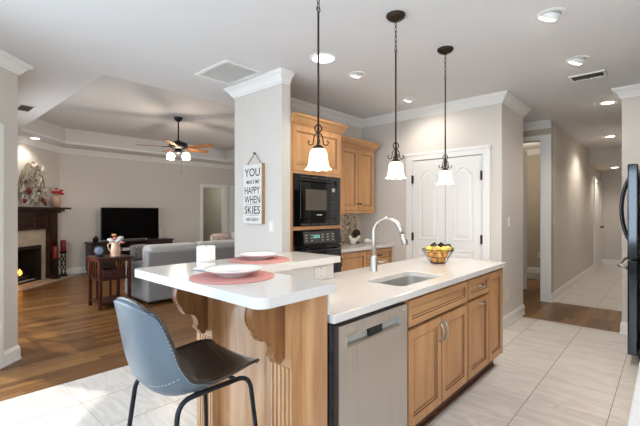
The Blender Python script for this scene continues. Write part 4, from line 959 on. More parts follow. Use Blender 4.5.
# hanging sign
t = thing('hanging_sign', 'whitewashed wooden word sign hanging from twine on the wall end', 'sign', (2.50, 3.205, 1.233))
m = MB(); m.box(2.508, 3.075, 1.238, 2.547, 3.38, 1.862); m.build('board', M['signside'], t)
m = MB(); m.box(2.5055, 3.077, 1.24, 2.5085, 3.378, 1.86); m.build('painted_face', M['signface'], t)
m = MB(); m.tube([(2.528, 3.34, 1.862), (2.538, 3.227, 1.98), (2.528, 3.115, 1.862)], 0.004, 6); m.build('twine', M['rope'], t)
m = MB(); m.lathe((2.5495, 3.227, 1.98), [(0.006, 0), (0.006, 0.02), (0.01, 0.024), (0, 0.026)], 10, (-1, 0, 0)); m.build('nail', M['iron'], t)
def SZ(z): return 1.238+(z-1.21)*0.957
def text_mesh(txt, width, height, bold=0.0, shear=0.0):
    cu = bpy.data.curves.new('lettering', 'FONT'); cu.body = txt; cu.size = 1; cu.extrude = 0.02; cu.offset = bold; cu.shear = shear; cu.resolution_u = 3
    o = bpy.data.objects.new('lettering', cu); COL.objects.link(o); bpy.context.view_layer.update()
    me = bpy.data.meshes.new_from_object(o.evaluated_get(bpy.context.evaluated_depsgraph_get()))
    bpy.data.objects.remove(o); bpy.data.curves.remove(cu)
    xs = [v.co.x for v in me.vertices]; ys = [v.co.y for v in me.vertices]; x0, x1, y0, y1 = min(xs), max(xs), min(ys), max(ys)
    for v in me.vertices: v.co = ((v.co.x-x0)/(x1-x0)*width, (v.co.y-y0)/(y1-y0)*height, v.co.z*0.05)
    return me
def sign_line(txt, zc, width, height, bold=0.0, shear=0.0, off=0.0):
    me = text_mesh(txt, width, height, bold, shear); me.materials.clear(); me.materials.append(M['ink'])
    # reading left to right runs towards -Y on this face
    for v in me.vertices: v.co = (-0.0 - abs(v.co.z), -(v.co.x-width/2), v.co.y)
    o = bpy.data.objects.new('lettering', me); COL.objects.link(o); o.parent = t; wl_ = world_loc(t)
    o.location = (2.5052-wl_.x, 3.227+off-wl_.y, zc-height/2-wl_.z); return o
sign_line('YOU', SZ(1.772), 0.254, 0.085, 0.004)
sign_line('MAKE ME', SZ(1.668), 0.220, 0.041, 0.002, 0.25, -0.01)
sign_line('HAPPY', SZ(1.577), 0.254, 0.072, 0.004)
sign_line('WHEN', SZ(1.475), 0.259, 0.076, 0.004)
sign_line('SKIES', SZ(1.362), 0.259, 0.083, 0.004)
sign_line('ARE GRAY', SZ(1.258), 0.214, 0.033, 0.004)
for z in (1.425, 1.305):
    m = MB(); m.box(2.5047, 3.12, SZ(z)-0.0016, 2.5056, 3.335, SZ(z)+0.0016); m.build('rule_line', M['ink'], t)

# ------------------------------------------------------------------ bar stool
def bar_stool():
    t = thing('bar_stool', 'slate leather bucket bar stool with black tube legs pulled up to the bar', 'bar stool', (0.80, 1.46, 0))
    # spine of the shell (x, z), half width, how far the rim rises/wraps beyond the spine
    SP = [(1.035, 0.722, 0.165, 0.004, 0.0), (1.02, 0.738, 0.19, 0.006, 0), (0.96, 0.735, 0.205, 0.012, 0), (0.88, 0.716, 0.212, 0.022, 0), (0.80, 0.698, 0.215, 0.036, 0.005), (0.73, 0.692, 0.215, 0.052, 0.02),
          (0.675, 0.702, 0.216, 0.058, 0.035), (0.638, 0.74, 0.214, 0.05, 0.048), (0.615, 0.80, 0.209, 0.028, 0.05), (0.60, 0.87, 0.202, 0.01, 0.048), (0.588, 0.94, 0.191, 0.0, 0.04), (0.578, 1.0, 0.176, -0.008, 0.03), (0.572, 1.033, 0.161, -0.02, 0.02), (0.570, 1.043, 0.15, -0.027, 0.015)]
    n = len(SP)
    def smp(v):
        f = v*(n-1); i = min(int(f), n-2); q = f-i
        p0, p1, p2, p3 = SP[max(i-1, 0)], SP[i], SP[i+1], SP[min(i+2, n-1)]
        return [0.5*((2*b)+(-a+c)*q+(2*a-5*b+4*c-d)*q*q+(-a+3*b-3*c+d)*q**3) for a, b, c, d in zip(p0, p1, p2, p3)]
    def fn(u, v):
        x, z, hw, up, fw = smp(v); s = 2*u-1; k = abs(s)**2.4
        return (x+fw*k, 1.46+hw*s*(1-0.03*k), z+up*k)
    def fn_out(u, v):
        x, z, hw, up, fw = smp(v); x2, z2 = smp(min(1, v+0.02))[:2]; x1, z1 = smp(max(0, v-0.02))[:2]
        tx, tz = x2-x1, z2-z1; l = math.hypot(tx, tz) or 1
        nx, nz = tz/l, -tx/l                                  # outward: under the seat and behind the back
        s = 2*u-1; k = abs(s)**2.4; th = 0.022*(1-abs(s)**6)+0.002
        d = (nx, nz); th *= min(1.0, v/0.05+0.08, (1-v)/0.05+0.08)
        sg = -1
        return (x+fw*k + d[0]*sg*th, 1.46+hw*s*(1-0.03*k), z+up*k + d[1]*sg*th)
    m = MB(); m.grid(fn, 25, 40); m.build('seat', M['leather'], t, smooth=True)
    m = MB(); m.grid(fn_out, 25, 40); sh = m.build('shell', M['leatherback'], t, smooth=True)
    # welted rim and stitch line all round
    rim = [fn(0, j/39) for j in range(40)] + [fn(i/24, 1) for i in range(1, 24)] + [fn(1, 1-j/39) for j in range(40)] + [fn(1-i/24, 0) for i in range(1, 24)]
    m = MB(); m.tube(rim, 0.0068, 8, closed=True); m.build('welt', M['leather'], sh, smooth=True)
    st = MB()
    for side in (0.0, 1.0):
        pts = [Vector(fn_out(side+(0.007 if side == 0 else -0.007), j/119)) for j in range(6, 120)]
        st = MB()
        for j in range(0, len(pts)-1, 2):
            a, b = pts[j], pts[j+1]; cen = Vector((0.80, 1.46, 0.86)); o = (a-cen).normalized()*0.0022
            st.tube([a+o, a.lerp(b, 0.8)+o], 0.0012, 5)
        st.build('stitching', M['thread'], sh)
    st = MB()
    pts = [Vector(fn_out(i/60, 0.545)) for i in range(2, 59)]
    for j in range(0, len(pts)-1, 2): st.tube([pts[j]+Vector((-0.0022, 0, -0.0012)), pts[j+1]+Vector((-0.0022, 0, -0.0012))], 0.0011, 5)
    st.build('stitching', M['thread'], sh)
    def bend(pts, r=0.045):
        out = [Vector(pts[0])]
        for i in range(1, len(pts)-1):
            a, p, b = map(Vector, pts[i-1:i+2]); d0 = (a-p).normalized(); d1 = (b-p).normalized(); q0 = p+d0*r; q1 = p+d1*r
            for k in range(7):
                s = k/6; out.append(q0*(1-s)**2 + p*(2*s*(1-s)) + q1*s*s)
        return out+[Vector(pts[-1])]
    for s, nm in ((-1, 'a'), (1, 'b')):
        y1, y0 = 1.46+0.172*s, 1.46+0.235*s
        yt = 1.46+0.165*s
        P = bend([(0.60, y0, 0.012), (0.672, y1, 0.690), (0.985, y1, 0.690), (1.04, y0, 0.012)], 0.06)
        mid = len(P)//2
        m = MB(); m.tube(P[:mid+1], 0.0095, 10); m.build('leg', M['tube'], t, smooth=True)
        m = MB(); m.tube(P[mid:], 0.0095, 10); m.build('leg', M['tube'], t, smooth=True)
        for q in ((0.60, y0), (1.04, y0)):
            m = MB(); m.lathe((q[0], q[1], 0), [(0.013, 0), (0.014, 0.004), (0.0135, 0.022), (0.0105, 0.024)], 12); m.build('foot_cap', M['black'], t, smooth=True)
    def legx(z, front): 
        f = z/0.69; return (1.04-0.055*f) if front else (0.60+0.072*f)
    zf = 0.30; yy = 1.46+0.172+0.063*(1-zf/0.69)
    m = MB(); m.tube([(legx(zf, 1), 2.92-yy, zf), (legx(zf, 1), yy, zf)], 0.009, 10); m.build('footrest', M['tube'], t, smooth=True)
    zf = 0.22; yy = 1.46+0.172+0.063*(1-zf/0.69)
    for s in (-1, 1):
        y = 1.46+s*(yy-1.46); m = MB(); m.tube([(legx(zf, 0), y, zf), (legx(zf, 1), y, zf)], 0.008, 10); m.build('stretcher', M['tube'], t, smooth=True)
    for x in (0.76, 0.92):
        m = MB(); m.tube([(x, 1.46-0.172, 0.690), (x, 1.46+0.172, 0.690)], 0.008, 8); m.build('cross_bar', M['tube'], t, smooth=True)
bar_stool()
# ------------------------------------------------------------------ living room: fireplace wall
t = thing('fireplace', 'dark wood fireplace mantel with beige marble surround on the angled wall', 'fireplace', W(FC, 0.1, 0))
wd = M['mantelwood']
m = MB(); tbox(m, -2.43, -0.06, 0.002, 0.285, 1.415, 1.455); m.build('mantel_shelf', wd, t, bevel=0.006)
m = MB(); tbox(m, -2.36, -0.14, 0.002, 0.20, 1.375, 1.413); tbox(m, -2.33, -0.17, 0.002, 0.15, 1.34, 1.375); m.build('shelf_moulding', wd, t, bevel=0.008)
m = MB(); tbox(m, -2.26, -0.22, 0.002, 0.10, 1.02, 1.338)
for a, b in ((-2.18, -1.62), (-1.56, -0.92), (-0.86, -0.58), (-0.52, -0.30)):
    o_ = Vector(W(b, 0.10, 1.075)); m.ring(o_, Vector((-R2, -R2, 0)), Z_, Vector((R2, -R2, 0)), b-a, 0.21, [(0, 0), (0, 0.012), (0.02, 0.012), (0.03, 0.002)])
m.build('frieze', wd, t)
for a, b in ((-2.26, -1.99), (-0.49, -0.22)):
    m = MB(); tbox(m, a, b, 0.002, 0.10, 0.001, 1.018); tbox(m, a-0.01, b+0.01, 0.002, 0.115, 0.001, 0.14)
    o_ = Vector(W(b, 0.10, 0.18)); m.ring(o_, Vector((-R2, -R2, 0)), Z_, Vector((R2, -R2, 0)), b-a, 0.78, [(0.03, 0), (0.03, 0.01), (0.06, 0.01), (0.07, 0.001)])
    m.build('column', wd, t)
m = MB(); tbox(m, -1.985, FC-0.615, 0.002, 0.03, 0.001, 1.015); tbox(m, FC+0.615, -0.495, 0.002, 0.03, 0.001, 1.015); tbox(m, FC-0.615, FC+0.615, 0.002, 0.03, 0.715, 1.015); m.build('marble_surround', M['marble'], t)
m = MB(); tbox(m, FC-0.61, FC+0.61, -0.42, -0.40, 0.001, 0.715); tbox(m, FC-0.61, FC-0.59, -0.40, 0.0, 0.001, 0.715); tbox(m, FC+0.59, FC+0.61, -0.40, 0.0, 0.001, 0.715); tbox(m, FC-0.59, FC+0.59, -0.4, 0.0, 0.69, 0.715); tbox(m, FC-0.59, FC+0.59, -0.4, 0.0, 0.001, 0.03)
tbox(m, FC-0.61, FC-0.57, 0.004, 0.036, 0.001, 0.712); tbox(m, FC+0.57, FC+0.61, 0.004, 0.036, 0.001, 0.712); tbox(m, FC-0.57, FC+0.57, 0.004, 0.036, 0.65, 0.712)
m.build('firebox', M['firebox'], t)
def logm(a, b, r):
    m = MB(); a, b = Vector(a), Vector(b); m.tube([a, a.lerp(b, 0.33)+Z_*0.012, a.lerp(b, 0.66)-Z_*0.006, b], [r, r*1.08, r*0.95, r*0.85], 10); return m
for a, b, r in ((W(FC-0.4, -0.16, 0.11), W(FC+0.42, -0.12, 0.11), 0.055), (W(FC-0.3, -0.25, 0.12), W(FC+0.5, -0.2, 0.13), 0.05), (W(FC-0.2, -0.2, 0.20), W(FC+0.3, -0.1, 0.21), 0.045)): logm(a, b, r).build('log', M['log'], t, smooth=True)
m = MB()
for a in range(7): m.tube([W(FC-0.42+a*0.14, -0.03, 0.05), W(FC-0.42+a*0.14, -0.32, 0.05)], 0.008, 6)
m.tube([W(FC-0.5, -0.03, 0.055), W(FC+0.5, -0.03, 0.055)], 0.012, 8); m.build('grate', M['silver'], t)
for a, h in ((-0.30, 0.2), (-0.16, 0.24), (-0.02, 0.27), (0.10, 0.2), (0.2, 0.12)):
    m = MB(); c0 = Vector(W(FC+a, -0.1, 0.17)); m.tube([c0, c0+Z_*h*0.3, c0+Z_*h*0.6+X_*0.012, c0+Z_*h], [0.02, 0.042, 0.024, 0.002], 8); m.build('flame', M['fire'], t, smooth=True)
m = MB(); tbox(m, -2.475, -0.03, 0.0, 0.36, 0.0005, 0.018)
tag(m.build('hearth_slab', M['marble'], None), 'flat beige marble hearth slab on the plank floor before the fireplace', 'hearth')

# arched twig ornament on the mantel
AC = -0.98; t = thing('twig_arch', 'pointed arch ornament of pale twigs and red blooms leaning on the mantel', 'ornament', W(AC, 0.11, 1.456))
def apt(u, z, n=0.10): return Vector(W(AC+u, n, 1.468+z))
tw = MB(); rng = random.Random(3)
def half(z): return 0.40*math.sqrt(max(0, 1-(z/0.84)**1.7))+0.015
for s in (-1, 1):
    for k in range(3): tw.tube([apt(s*(half(z)-0.02*k)+rng.uniform(-.008, .008), z, 0.09+0.012*k) for z in [0.84*i/14 for i in range(15)]], 0.008, 6)
for k in range(34):
    z0 = rng.uniform(0.0, 0.6); u0 = rng.uniform(-1, 1)*half(z0)*0.8; p = []; u, z = u0, z0; du = rng.uniform(-0.03, 0.03)
    for i in range(7):
        if abs(u) > half(min(z, 0.83)): break
        p.append(apt(u, z, 0.09+rng.uniform(0, 0.05))); u += du+rng.uniform(-0.02, 0.02); z += 0.055
        if z > 0.8: break
    if len(p) > 2: tw.tube(p, [0.007*(1-0.7*i/len(p)) for i in range(len(p))], 5)
tw.build('twigs', M['twig'], t)
lf = MB()
for k in range(230):
    z = rng.uniform(0.02, 0.79); u = rng.uniform(-1, 1)*half(z); c = apt(u, z, 0.10+rng.uniform(0, 0.07)); a = rng.uniform(0, 2*PI)
    d = (Vector((R2, R2, 0))*math.cos(a)+Z_*math.sin(a)); e = (Vector((R2, -R2, 0))*0.8+Z_*rng.uniform(-.6, .6)+d.cross(Vector((R2, -R2, 0)))*0.8).normalized(); l = rng.uniform(0.04, 0.075); w_ = l*0.34; up = Vector((R2, -R2, 0))*0.006
    lf.add([c-d*l, c-d*l*0.2+e*w_, c+d*l, c-d*l*0.2-e*w_, c-d*l*0.1+up], [(0, 1, 4), (1, 2, 4), (2, 3, 4), (3, 0, 4)])
lf.build('pale_leaves', M['cream'], t)
for u, z, r in ((-0.19, 0.28, 0.06), (0.20, 0.12, 0.05), (0.10, 0.30, 0.032), (-0.02, 0.62, 0.03), (0.27, 0.05, 0.04), (-0.3, 0.1, 0.045), (-0.28, 0.45, 0.03)):
    fl = MB(); c = apt(u, z, 0.16)
    for k in range(9): a = 2*PI*k/9; fl.ball(c+(Vector((R2, R2, 0))*math.cos(a)+Z_*math.sin(a))*r*0.6, r*0.45, 8, 6)
    fl.ball(c+Vector((R2, -R2, 0))*r*0.3, r*0.45, 8, 6); fl.build('red_bloom', M['maroon'], t, smooth=True)
def bouquet(name, label, cat, c, blooms, leaves, stemz, seed, group=None, k_=1.0):
    blooms = [(tuple(q*k_ for q in o), r*k_, m) for o, r, m in blooms]; leaves = [(tuple(q*k_ for q in o), l*k_) for o, l in leaves]
    rg = random.Random(seed); t = thing(name, label, cat, tuple(c)); c = Vector(c)
    st = MB()
    for off, r, mt in blooms: st.tube([c, c+Vector(off)*0.6+Z_*0.02, c+Vector(off)], 0.003, 5)
    for off, l in leaves:
        q = c+Vector(off); d = Vector(off).normalized(); e = d.orthogonal().normalized(); st.add([q-d*l, q+e*l*0.3, q+d*l*0.6, q-e*l*0.3, q+d.cross(e)*l*0.1], [(0, 1, 4), (1, 2, 4), (2, 3, 4), (3, 0, 4)]); st.tube([c, q-d*l*0.9], 0.002, 4)
    st.build('stems', M['stem'], t)
    for off, r, mt in blooms:
        fl = MB(); q = c+Vector(off); fl.ball(q, r*0.55, 8, 6)
        for k in range(8): a = 2*PI*k/8; fl.ball(q+Vector((math.cos(a), math.sin(a)*0.8, rg.uniform(-.3, .5)))*r*0.6, r*0.42, 7, 5, (1, 1, 0.8))
        fl.build('bloom', M[mt], t, smooth=True)
    return t
vx, vy = W(-0.32, 0.13)
t = thing('mantel_vase', 'round blush ceramic vase on the right end of the mantel', 'vase', (vx, vy, 1.456))
m = MB(); m.lathe((vx, vy, 1.456), [(0.05, 0), (0.072, 0.025), (0.088, 0.095), (0.088, 0.165), (0.068, 0.21), (0.045, 0.225), (0.047, 0.24), (0.041, 0.24), (0.039, 0.225), (0.03, 0.21), (0, 0.21)], 28); m.build('vase_body', M['vase'], t, smooth=True)
bouquet('red_bouquet', 'bunch of bright red flowers in the blush vase on the mantel', 'flowers', (vx, vy, 1.675), [((0.03, -0.02, 0.10), 0.075, 'red'), ((-0.04, 0.03, 0.11), 0.065, 'red'), ((0.08, -0.06, 0.08), 0.07, 'red'), ((0.0, -0.02, 0.19), 0.04, 'red'), ((0.09, -0.05, 0.15), 0.045, 'red')], [((-0.09, 0.05, 0.17), 0.06), ((-0.11, 0.08, 0.22), 0.05), ((-0.05, 0.03, 0.25), 0.05)], 0, 5, None, 0.85)
def candle_stand(tt, n, h, ch, lb1, lb2):
    x, y = W(tt, n); t = thing('candle_holder', lb1, 'candle holder', (x, y, 0.0185), 'tall candle holders by the fireplace'); z0 = 0.0185
    m = MB(); m.lathe((x, y, z0), [(0.085, 0), (0.085, 0.02), (0.06, 0.035), (0.05, 0.05)], 20); m.build('base', M['iron'], t, smooth=True)
    m = MB(); m.lathe((x, y, z0+h-0.05), [(0.045, 0), (0.062, 0.02), (0.075, 0.04), (0.075, 0.05), (0, 0.05)], 20); m.build('drip_dish', M['iron'], t, smooth=True)
    m = MB()
    for k in range(4):
        pts = [(x+0.045*math.cos(k*PI/2+4*u), y+0.045*math.sin(k*PI/2+4*u), z0+0.04+(h-0.085)*u) for u in [i/16 for i in range(17)]]; m.tube(pts, 0.010, 6)
    m.build('twisted_stem', M['iron'], t, smooth=True)
    c = thing('pillar_candle', lb2, 'candle', (x, y, z0+h), 'dark red pillar candles')
    m = MB(); m.lathe((x, y, z0+h+0.0005), [(0.05, 0), (0.052, 0.004), (0.052, ch-0.008), (0.046, ch), (0.02, ch-0.008), (0, ch-0.008)], 20); m.build('wax_body', M['redwax'], c, smooth=True)
    m = MB(); m.tube([(x, y, z0+h+ch-0.01), (x, y, z0+h+ch+0.012)], 0.002, 5); m.build('wick', M['ink'], c)
candle_stand(-0.20, 0.20, 0.52, 0.23, 'tall twisted black candle holder right of the fireplace column', 'dark red candle on the holder right of the fireplace')
candle_stand(-0.50, 0.225, 0.40, 0.25, 'black candle holder standing in front of the fireplace column', 'dark red candle in front of the fireplace column')

# ------------------------------------------------------------------ television wall
t = thing('tv_console', 'long espresso wood television console against the far wall', 'console', (3.7, 9.45, 0))
m = MB(); m.box(2.83, 9.22, 0.655, 4.70, 9.66, 0.695); m.build('top', M['espresso'], t, bevel=0.004)
m = MB(); m.box(2.85, 9.24, 0.06, 2.89, 9.64, 0.655).box(4.64, 9.24, 0.06, 4.68, 9.64, 0.655).box(2.89, 9.62, 0.06, 4.64, 9.64, 0.655).box(2.89, 9.24, 0.06, 4.64, 9.62, 0.1).box(3.38, 9.24, 0.1, 3.41, 9.62, 0.655).box(4.0, 9.24, 0.1, 4.03, 9.62, 0.655).box(3.41, 9.26, 0.45, 4.0, 9.62, 0.47); m.build('carcass', M['espresso'], t)
for x0, x1 in ((2.895, 3.375), (4.035, 4.635)):
    d = MB(); d.ring((x0, 9.24, 0.11), X_, Z_, -Y_, x1-x0, 0.54, [(0, 0), (0, 0.018), (0.05, 0.018), (0.06, 0.008)]); dd = d.build('door', M['espresso'], t)
    k = MB(); k.lathe(((x0+0.05 if x0 > 3 else x1-0.05), 9.222, 0.4), [(0.008, 0), (0.014, 0.015), (0.01, 0.024), (0, 0.025)], 10, (0, -1, 0)); k.build('knob', M['nickel'], dd)
for x in (2.87, 4.61):
    for y in (9.27, 9.58): q = MB(); q.box(x, y, 0, x+0.04, y+0.04, 0.06); q.build('foot', M['espresso'], t)
t = thing('television', 'large black flat television on the espresso console', 'television', (3.73, 9.43, 0.701))
m = MB(); m.box(3.09, 9.40, 0.70, 4.40, 9.45, 1.462); m.build('housing', M['black'], t, bevel=0.006)
m = MB(); m.box(3.105, 9.396, 0.717, 4.385, 9.4005, 1.448); m.build('screen', M['screen'], t)
for x in (3.35, 4.1): q = MB(); q.box(x-0.02, 9.33, 0.6955, x+0.02, 9.52, 0.702).box(x-0.012, 9.41, 0.702, x+0.012, 9.44, 0.712); q.build('stand_foot', M['black'], t)
t = thing('soundbar', 'slim silver soundbar lying below the television screen', 'soundbar', (3.55, 9.29, 0.701))
m = MB(); m.box(3.0, 9.26, 0.6955, 4.05, 9.32, 0.735); m.build('body', M['silver'], t, bevel=0.008)
m = MB(); m.box(3.03, 9.257, 0.70, 4.02, 9.261, 0.73); m.build('speaker_cloth', M['ventdark'], t)
t = thing('router', 'small white upright box at the right side of the television', 'box', (4.47, 9.5, 0.701))
m = MB(); m.box(4.44, 9.47, 0.6955, 4.50, 9.55, 0.93); m.build('case', M['plate'], t, bevel=0.008)
m = MB(); m.box(4.455, 9.468, 0.72, 4.485, 9.471, 0.726); m.build('indicator', M['ventdark'], t)
t = thing('media_player', 'flat white media box on the console middle shelf', 'media box', (3.68, 9.35, 0.4705))
m = MB(); m.box(3.5, 9.26, 0.4705, 3.86, 9.5, 0.53); m.build('case', M['plate'], t, bevel=0.006)
m = MB(); m.box(3.53, 9.258, 0.49, 3.7, 9.261, 0.497); m.build('disc_slot', M['black'], t)
t = thing('votive_holder', 'small dark votive holder with a red candle on the left console end', 'candle holder', (2.96, 9.33, 0.6955))
m = MB(); m.lathe((2.96, 9.33, 0.6955), [(0.05, 0), (0.06, 0.01), (0.055, 0.09), (0.06, 0.1), (0.045, 0.1), (0.04, 0.05), (0, 0.05)], 18); m.build('cup', M['iron'], t, smooth=True)
for dx in (-0.018, 0.02): m = MB(); m.lathe((2.96+dx, 9.33+dx, 0.747), [(0.018, 0), (0.018, 0.085), (0, 0.09)], 12); m.build('candle', M['redwax'], t, smooth=True)

# ------------------------------------------------------------------ sofa and cushions
t = thing('sofa', 'grey upholstered sofa seen from behind with its pale left end toward the window', 'sofa', (3.7, 6.1, 0))
S0, S1, YB, YS = 2.46, 5.05, 5.60, 6.46
m = MB(); m.box(S0+0.01, YB+0.01, 0.04, S1-0.01, YS-0.02, 0.36); m.build('base', M['sofa'], t, bevel=0.02)
m = MB(); m.box(S0, YB, 0.04, S1, YB+0.17, 0.775); m.build('backrest', M['sofa'], t, bevel=0.035, seg=4)
for x0 in (S0, S1-0.2):
    m = MB(); m.box(x0, YB+0.14, 0.04, x0+0.20, YS, 0.60); m.build('arm', M['sofa'], t, bevel=0.035, seg=4)
n = 3; wv = (S1-S0-0.4)/n
for i in range(n):
    x0 = S0+0.2+i*wv
    m = MB(); m.box(x0+0.004, YB+0.17, 0.36, x0+wv-0.004, YS-0.0, 0.50); m.build('seat_cushion', M['sofacush'], t, bevel=0.04, seg=4)
for i in range(3):
    x0 = S0+0.05+i*(S1-S0-0.07)/3; x1 = x0+(S1-S0-0.07)/3-0.01
    m = MB()
    m.box(x0+0.0, YB+0.075, 0.50, x1, YB+0.36, 0.862); m.build('back_cushion', M['sofacush'], t, bevel=0.075, seg=5)
for x in (S0+0.06, S1-0.06):
    for y in (YB+0.07, YS-0.07): q = MB(); q.box(x-0.03, y-0.03, 0, x+0.03, y+0.03, 0.042); q.build('leg', M['black'], t)
def pillow(c, w_, h, th, tilt, rz, mt, lb):
    t = thing('throw_pillow', lb, 'pillow', (c[0], c[1], c[2]), 'throw pillows on the sofa', rz)
    m = MB()
    def side(sg):
        def fn(u, v):
            a, b = 2*u-1, 2*v-1; e = (1-a**4)*(1-b**4); k = 1-0.06*(a*a+b*b-1)
            p = Vector((a*w_/2*k, sg*th/2*e**0.6, b*h/2*k)); p = Matrix.Rotation(tilt, 3, 'X') @ p; return p+Z_*(h/2*0.97)
        return fn
    m.grid(side(-1), 13, 13); m.grid(side(1), 13, 13); m.build('cushion', M[mt], t, smooth=True, local=True)
    ed = MB(); f = side(1); pts = [f(i/12, 0) for i in range(12)]+[f(1, i/12) for i in range(12)]+[f(1-i/12, 1) for i in range(12)]+[f(0, 1-i/12) for i in range(12)]
    ed.tube(pts, 0.006, 6, closed=True); ed.build('piping', M[mt], t, smooth=True, local=True)
pillow((2.585, 6.20, 0.602), 0.30, 0.25, 0.12, -0.2, 0.3, 'pillow', 'small grey patterned pillow resting on the left arm of the sofa')
pillow((4.05, 6.14, 0.505), 0.46, 0.47, 0.14, -0.2, 0.1, 'pillowpink', 'dusty pink pillow peeking over the sofa back')
pillow((4.53, 6.14, 0.505), 0.46, 0.50, 0.14, -0.2, -0.12, 'sofacush', 'pale grey pillow peeking over the sofa back beside the wall end')

# ------------------------------------------------------------------ side table with pitcher
t = thing('side_table', 'dark mahogany square side table with slatted sides left of the sofa', 'side table', (2.1, 6.08, 0))
mh = M['mahogany']
m = MB(); m.box(1.865, 5.79, 0.695, 2.34, 6.31, 0.72); m.build('tabletop', mh, t, bevel=0.005)
for x in (1.89, 2.275):
    for y in (5.82, 6.24): q = MB(); q.box(x, y, 0, x+0.04, y+0.04, 0.695); q.build('leg', mh, t)
for z in (0.07, 0.40): q = MB(); q.box(1.90, 5.83, z, 2.31, 6.27, z+0.02); q.build('shelf', mh, t)
q = MB(); q.box(1.93, 5.825, 0.655, 2.275, 5.84, 0.695).box(1.93, 6.26, 0.655, 2.275, 6.275, 0.695).box(1.895, 5.86, 0.655, 1.91, 6.24, 0.695).box(2.295, 5.86, 0.655, 2.31, 6.24, 0.695); q.build('apron', mh, t)
for x in (1.90, 2.29):
    for k in range(4): q = MB(); y = 5.90+k*0.095; q.box(x, y, 0.42, x+0.014, y+0.02, 0.655); q.build('slat', mh, t)
q = MB(); q.box(1.99, 6.25, 0.09, 2.02, 6.264, 0.40); q.build('back_rail', mh, t); q = MB(); q.box(2.17, 6.25, 0.09, 2.20, 6.264, 0.40); q.build('back_rail', mh, t)
t = thing('wooden_box', 'dark open wooden box on the middle shelf of the side table', 'box', (2.1, 6.0, 0.421))
q = MB(); q.box(1.96, 5.87, 0.4205, 2.24, 6.15, 0.43).box(1.96, 5.87, 0.43, 2.24, 5.885, 0.54).box(1.96, 6.135, 0.43, 2.24, 6.15, 0.54).box(1.96, 5.885, 0.43, 1.975, 6.135, 0.54).box(2.225, 5.885, 0.43, 2.24, 6.135, 0.54); q.build('box_body', mh, t, bevel=0.003)
q = MB(); q.tube([(2.06, 5.868, 0.49), (2.07, 5.85, 0.485), (2.13, 5.85, 0.485), (2.14, 5.868, 0.49)], 0.005, 6); q.build('handle', M['bronze'], t)
px_, py_ = 2.155, 5.97; KP = 0.88
def shrink(v): return Vector((px_+(v.x-px_)*KP, py_+(v.y-py_)*KP, 0.7205+(v.z-0.7205)*KP))
t = thing('pitcher', 'cream and amber ceramic pitcher on the side table', 'pitcher', (px_, py_, 0.7205))
m = MB(); m.lathe((px_, py_, 0.7205), [(0.075, 0), (0.08, 0.006), (0.066, 0.02), (0.078, 0.035), (0.072, 0.12), (0.064, 0.19), (0.068, 0.23), (0.062, 0.23), (0.057, 0.19), (0.06, 0.03), (0, 0.03)], 28); pb = m.xf(shrink).build('pitcher_body', M['pitcher'], t, smooth=True)
m = MB()
for a in (-1.2, -0.55): m.grid(lambda u, v: (px_+(0.0775-0.012*v)*math.cos(a+0.35*u), py_+(0.0775-0.012*v)*math.sin(a+0.35*u), 0.76+0.15*v), 5, 6)
m.xf(shrink).build('glaze_stripe', M['pitcherband'], pb, smooth=True)
m = MB(); hv = Vector((-0.67, 0.74, 0)); m.tube([Vector((px_, py_, 0))+hv*r+Z_*z for r, z in ((0.062, 0.92), (0.10, 0.935), (0.128, 0.90), (0.122, 0.85), (0.09, 0.80), (0.07, 0.79))], 0.010, 8); m.xf(shrink).build('handle', M['pitcher'], t, smooth=True)
bouquet('mixed_bouquet', 'bunch of white, pink and peach flowers in the cream pitcher', 'flowers', (px_, py_, 0.905), [((0.05, -0.05, 0.06), 0.06, 'white'), ((-0.05, 0.06, 0.05), 0.06, 'white'), ((0.0, 0.0, 0.10), 0.055, 'pink'), ((0.10, -0.10, 0.02), 0.05, 'pink'), ((-0.02, 0.03, 0.17), 0.05, 'peachpetal'), ((0.08, -0.05, 0.11), 0.06, 'white'), ((-0.08, 0.09, 0.08), 0.05, 'white'), ((0.03, 0.0, 0.04), 0.05, 'white')], [((0.03, 0.02, 0.17), 0.05), ((-0.08, 0.05, 0.13), 0.05), ((0.12, -0.06, 0.1), 0.05)], 0, 9, None, 0.7)
t = thing('table_clock', 'round dark table clock with a blue grey dial left of the pitcher', 'clock', (1.98, 6.06, 0.7205))
n_ = Vector((-0.55, -0.83, 0)).normalized(); c0 = Vector((1.97, 6.06, 0.805))
m = MB(); m.lathe(c0-n_*0.02, [(0.05, 0), (0.074, 0.008), (0.078, 0.03), (0.07, 0.04), (0.06, 0.038)], 28, n_); m.build('case', M['iron'], t, smooth=True)
m = MB(); m.lathe(c0+n_*0.016, [(0.061, 0), (0.05, 0.006), (0, 0.009)], 28, n_); m.build('dial', M['dialblue'], t, smooth=True)
m = MB(); m.lathe((1.97, 6.06, 0.7205), [(0.05, 0), (0.05, 0.008), (0.02, 0.016), (0.018, 0.024)], 18); m.build('foot', M['iron'], t, smooth=True)

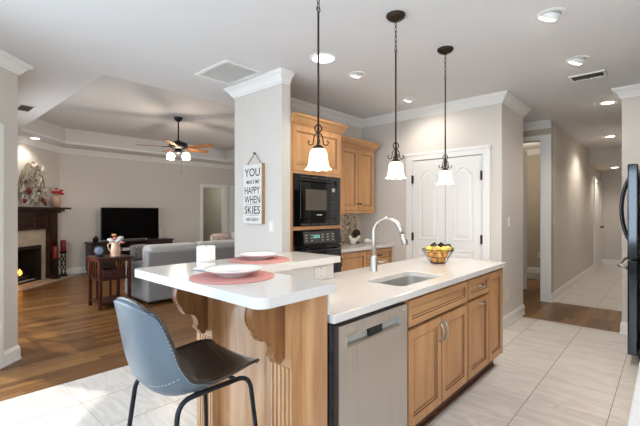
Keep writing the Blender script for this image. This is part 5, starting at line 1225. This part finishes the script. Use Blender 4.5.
# ------------------------------------------------------------------ ceiling fan
fx_, fy_ = 3.40, 6.50
t = thing('ceiling_fan', 'dark bronze ceiling fan with oak blades and lit shades in the tray ceiling', 'ceiling fan', (fx_, fy_, 3.05))
br = M['iron']
m = MB(); m.lathe((fx_, fy_, 3.05), [(0.075, -0.0005), (0.078, -0.012), (0.06, -0.05), (0.03, -0.075), (0, -0.075)], 24); m.build('canopy', br, t, smooth=True)
m = MB(); m.tube([(fx_, fy_, 2.98), (fx_, fy_, 2.62)], 0.013, 12); m.build('downrod', br, t, smooth=True)
m = MB(); m.lathe((fx_, fy_, 2.62), [(0.03, 0.02), (0.07, 0.0), (0.15, -0.03), (0.165, -0.06), (0.155, -0.10), (0.10, -0.13), (0.06, -0.14), (0, -0.14)], 30); m.build('motor_housing', br, t, smooth=True)
a0 = AZ-PI/2
for k in range(5):
    a = a0 - 0.22 + 2*PI*k/5; d = Vector((math.cos(a), math.sin(a), 0)); e = Vector((-math.sin(a), math.cos(a), 0)); zc = 2.515
    m = MB(); m.tube([Vector((fx_, fy_, zc+0.01))+d*0.12, Vector((fx_, fy_, zc))+d*0.2, Vector((fx_, fy_, zc-0.002))+d*0.27], [0.012, 0.009, 0.012], 8); m.build('blade_iron', br, t, smooth=True)
    m = MB(); nrm = (Z_*math.cos(0.21)+e*math.sin(0.21)); ee = (e*math.cos(0.21)-Z_*math.sin(0.21)); P = []
    for r, w_ in ((0.21, 0.045), (0.26, 0.055), (0.45, 0.064), (0.62, 0.068), (0.67, 0.058), (0.69, 0.03)): P.append((r, w_))
    pts = [Vector((fx_, fy_, zc))+d*r+ee*w_ for r, w_ in P]+[Vector((fx_, fy_, zc))+d*r-ee*w_ for r, w_ in P[::-1]]
    m.prism(pts, nrm*0.007); m.build('blade', M['fanwood'], t)
m = MB(); m.lathe((fx_, fy_, 2.48), [(0.05, 0.0), (0.065, -0.03), (0.06, -0.06), (0.03, -0.08), (0, -0.082)], 22); m.build('light_kit', br, t, smooth=True)
for k in range(2):
    a = a0+k*PI; d = Vector((math.cos(a), math.sin(a), 0)); c0 = Vector((fx_, fy_, 2.43))
    m = MB(); m.tube([c0+d*0.04, c0+d*0.09+Z_*0.01, c0+d*0.13-Z_*0.0], 0.009, 8); am = m.build('lamp_arm', br, t, smooth=True)
    m = MB(); ax = (d*0.12-Z_).normalized(); m.lathe(c0+d*0.13-Z_*0.0, [(0.022, 0), (0.055, 0.02), (0.07, 0.055), (0.07, 0.09), (0.06, 0.12), (0.066, 0.135), (0.062, 0.135), (0.052, 0.115), (0.062, 0.06), (0.02, 0.008)], 20, ax); m.build('lamp_shade', M['fanshade'], am, smooth=True)
m = MB(); m.tube([(fx_+0.04, fy_-0.04, 2.42), (fx_+0.04, fy_-0.04, 2.10)], 0.0015, 5); m.lathe((fx_+0.04, fy_-0.04, 2.06), [(0.004, 0.045), (0.012, 0.02), (0.008, 0.0), (0, 0)], 10); m.build('pull_chain', br, t)
lamp('POINT', 'fan_lamp', (fx_, fy_, 2.22), 30, (1, 0.86, 0.68), shadow_soft_size=0.12)
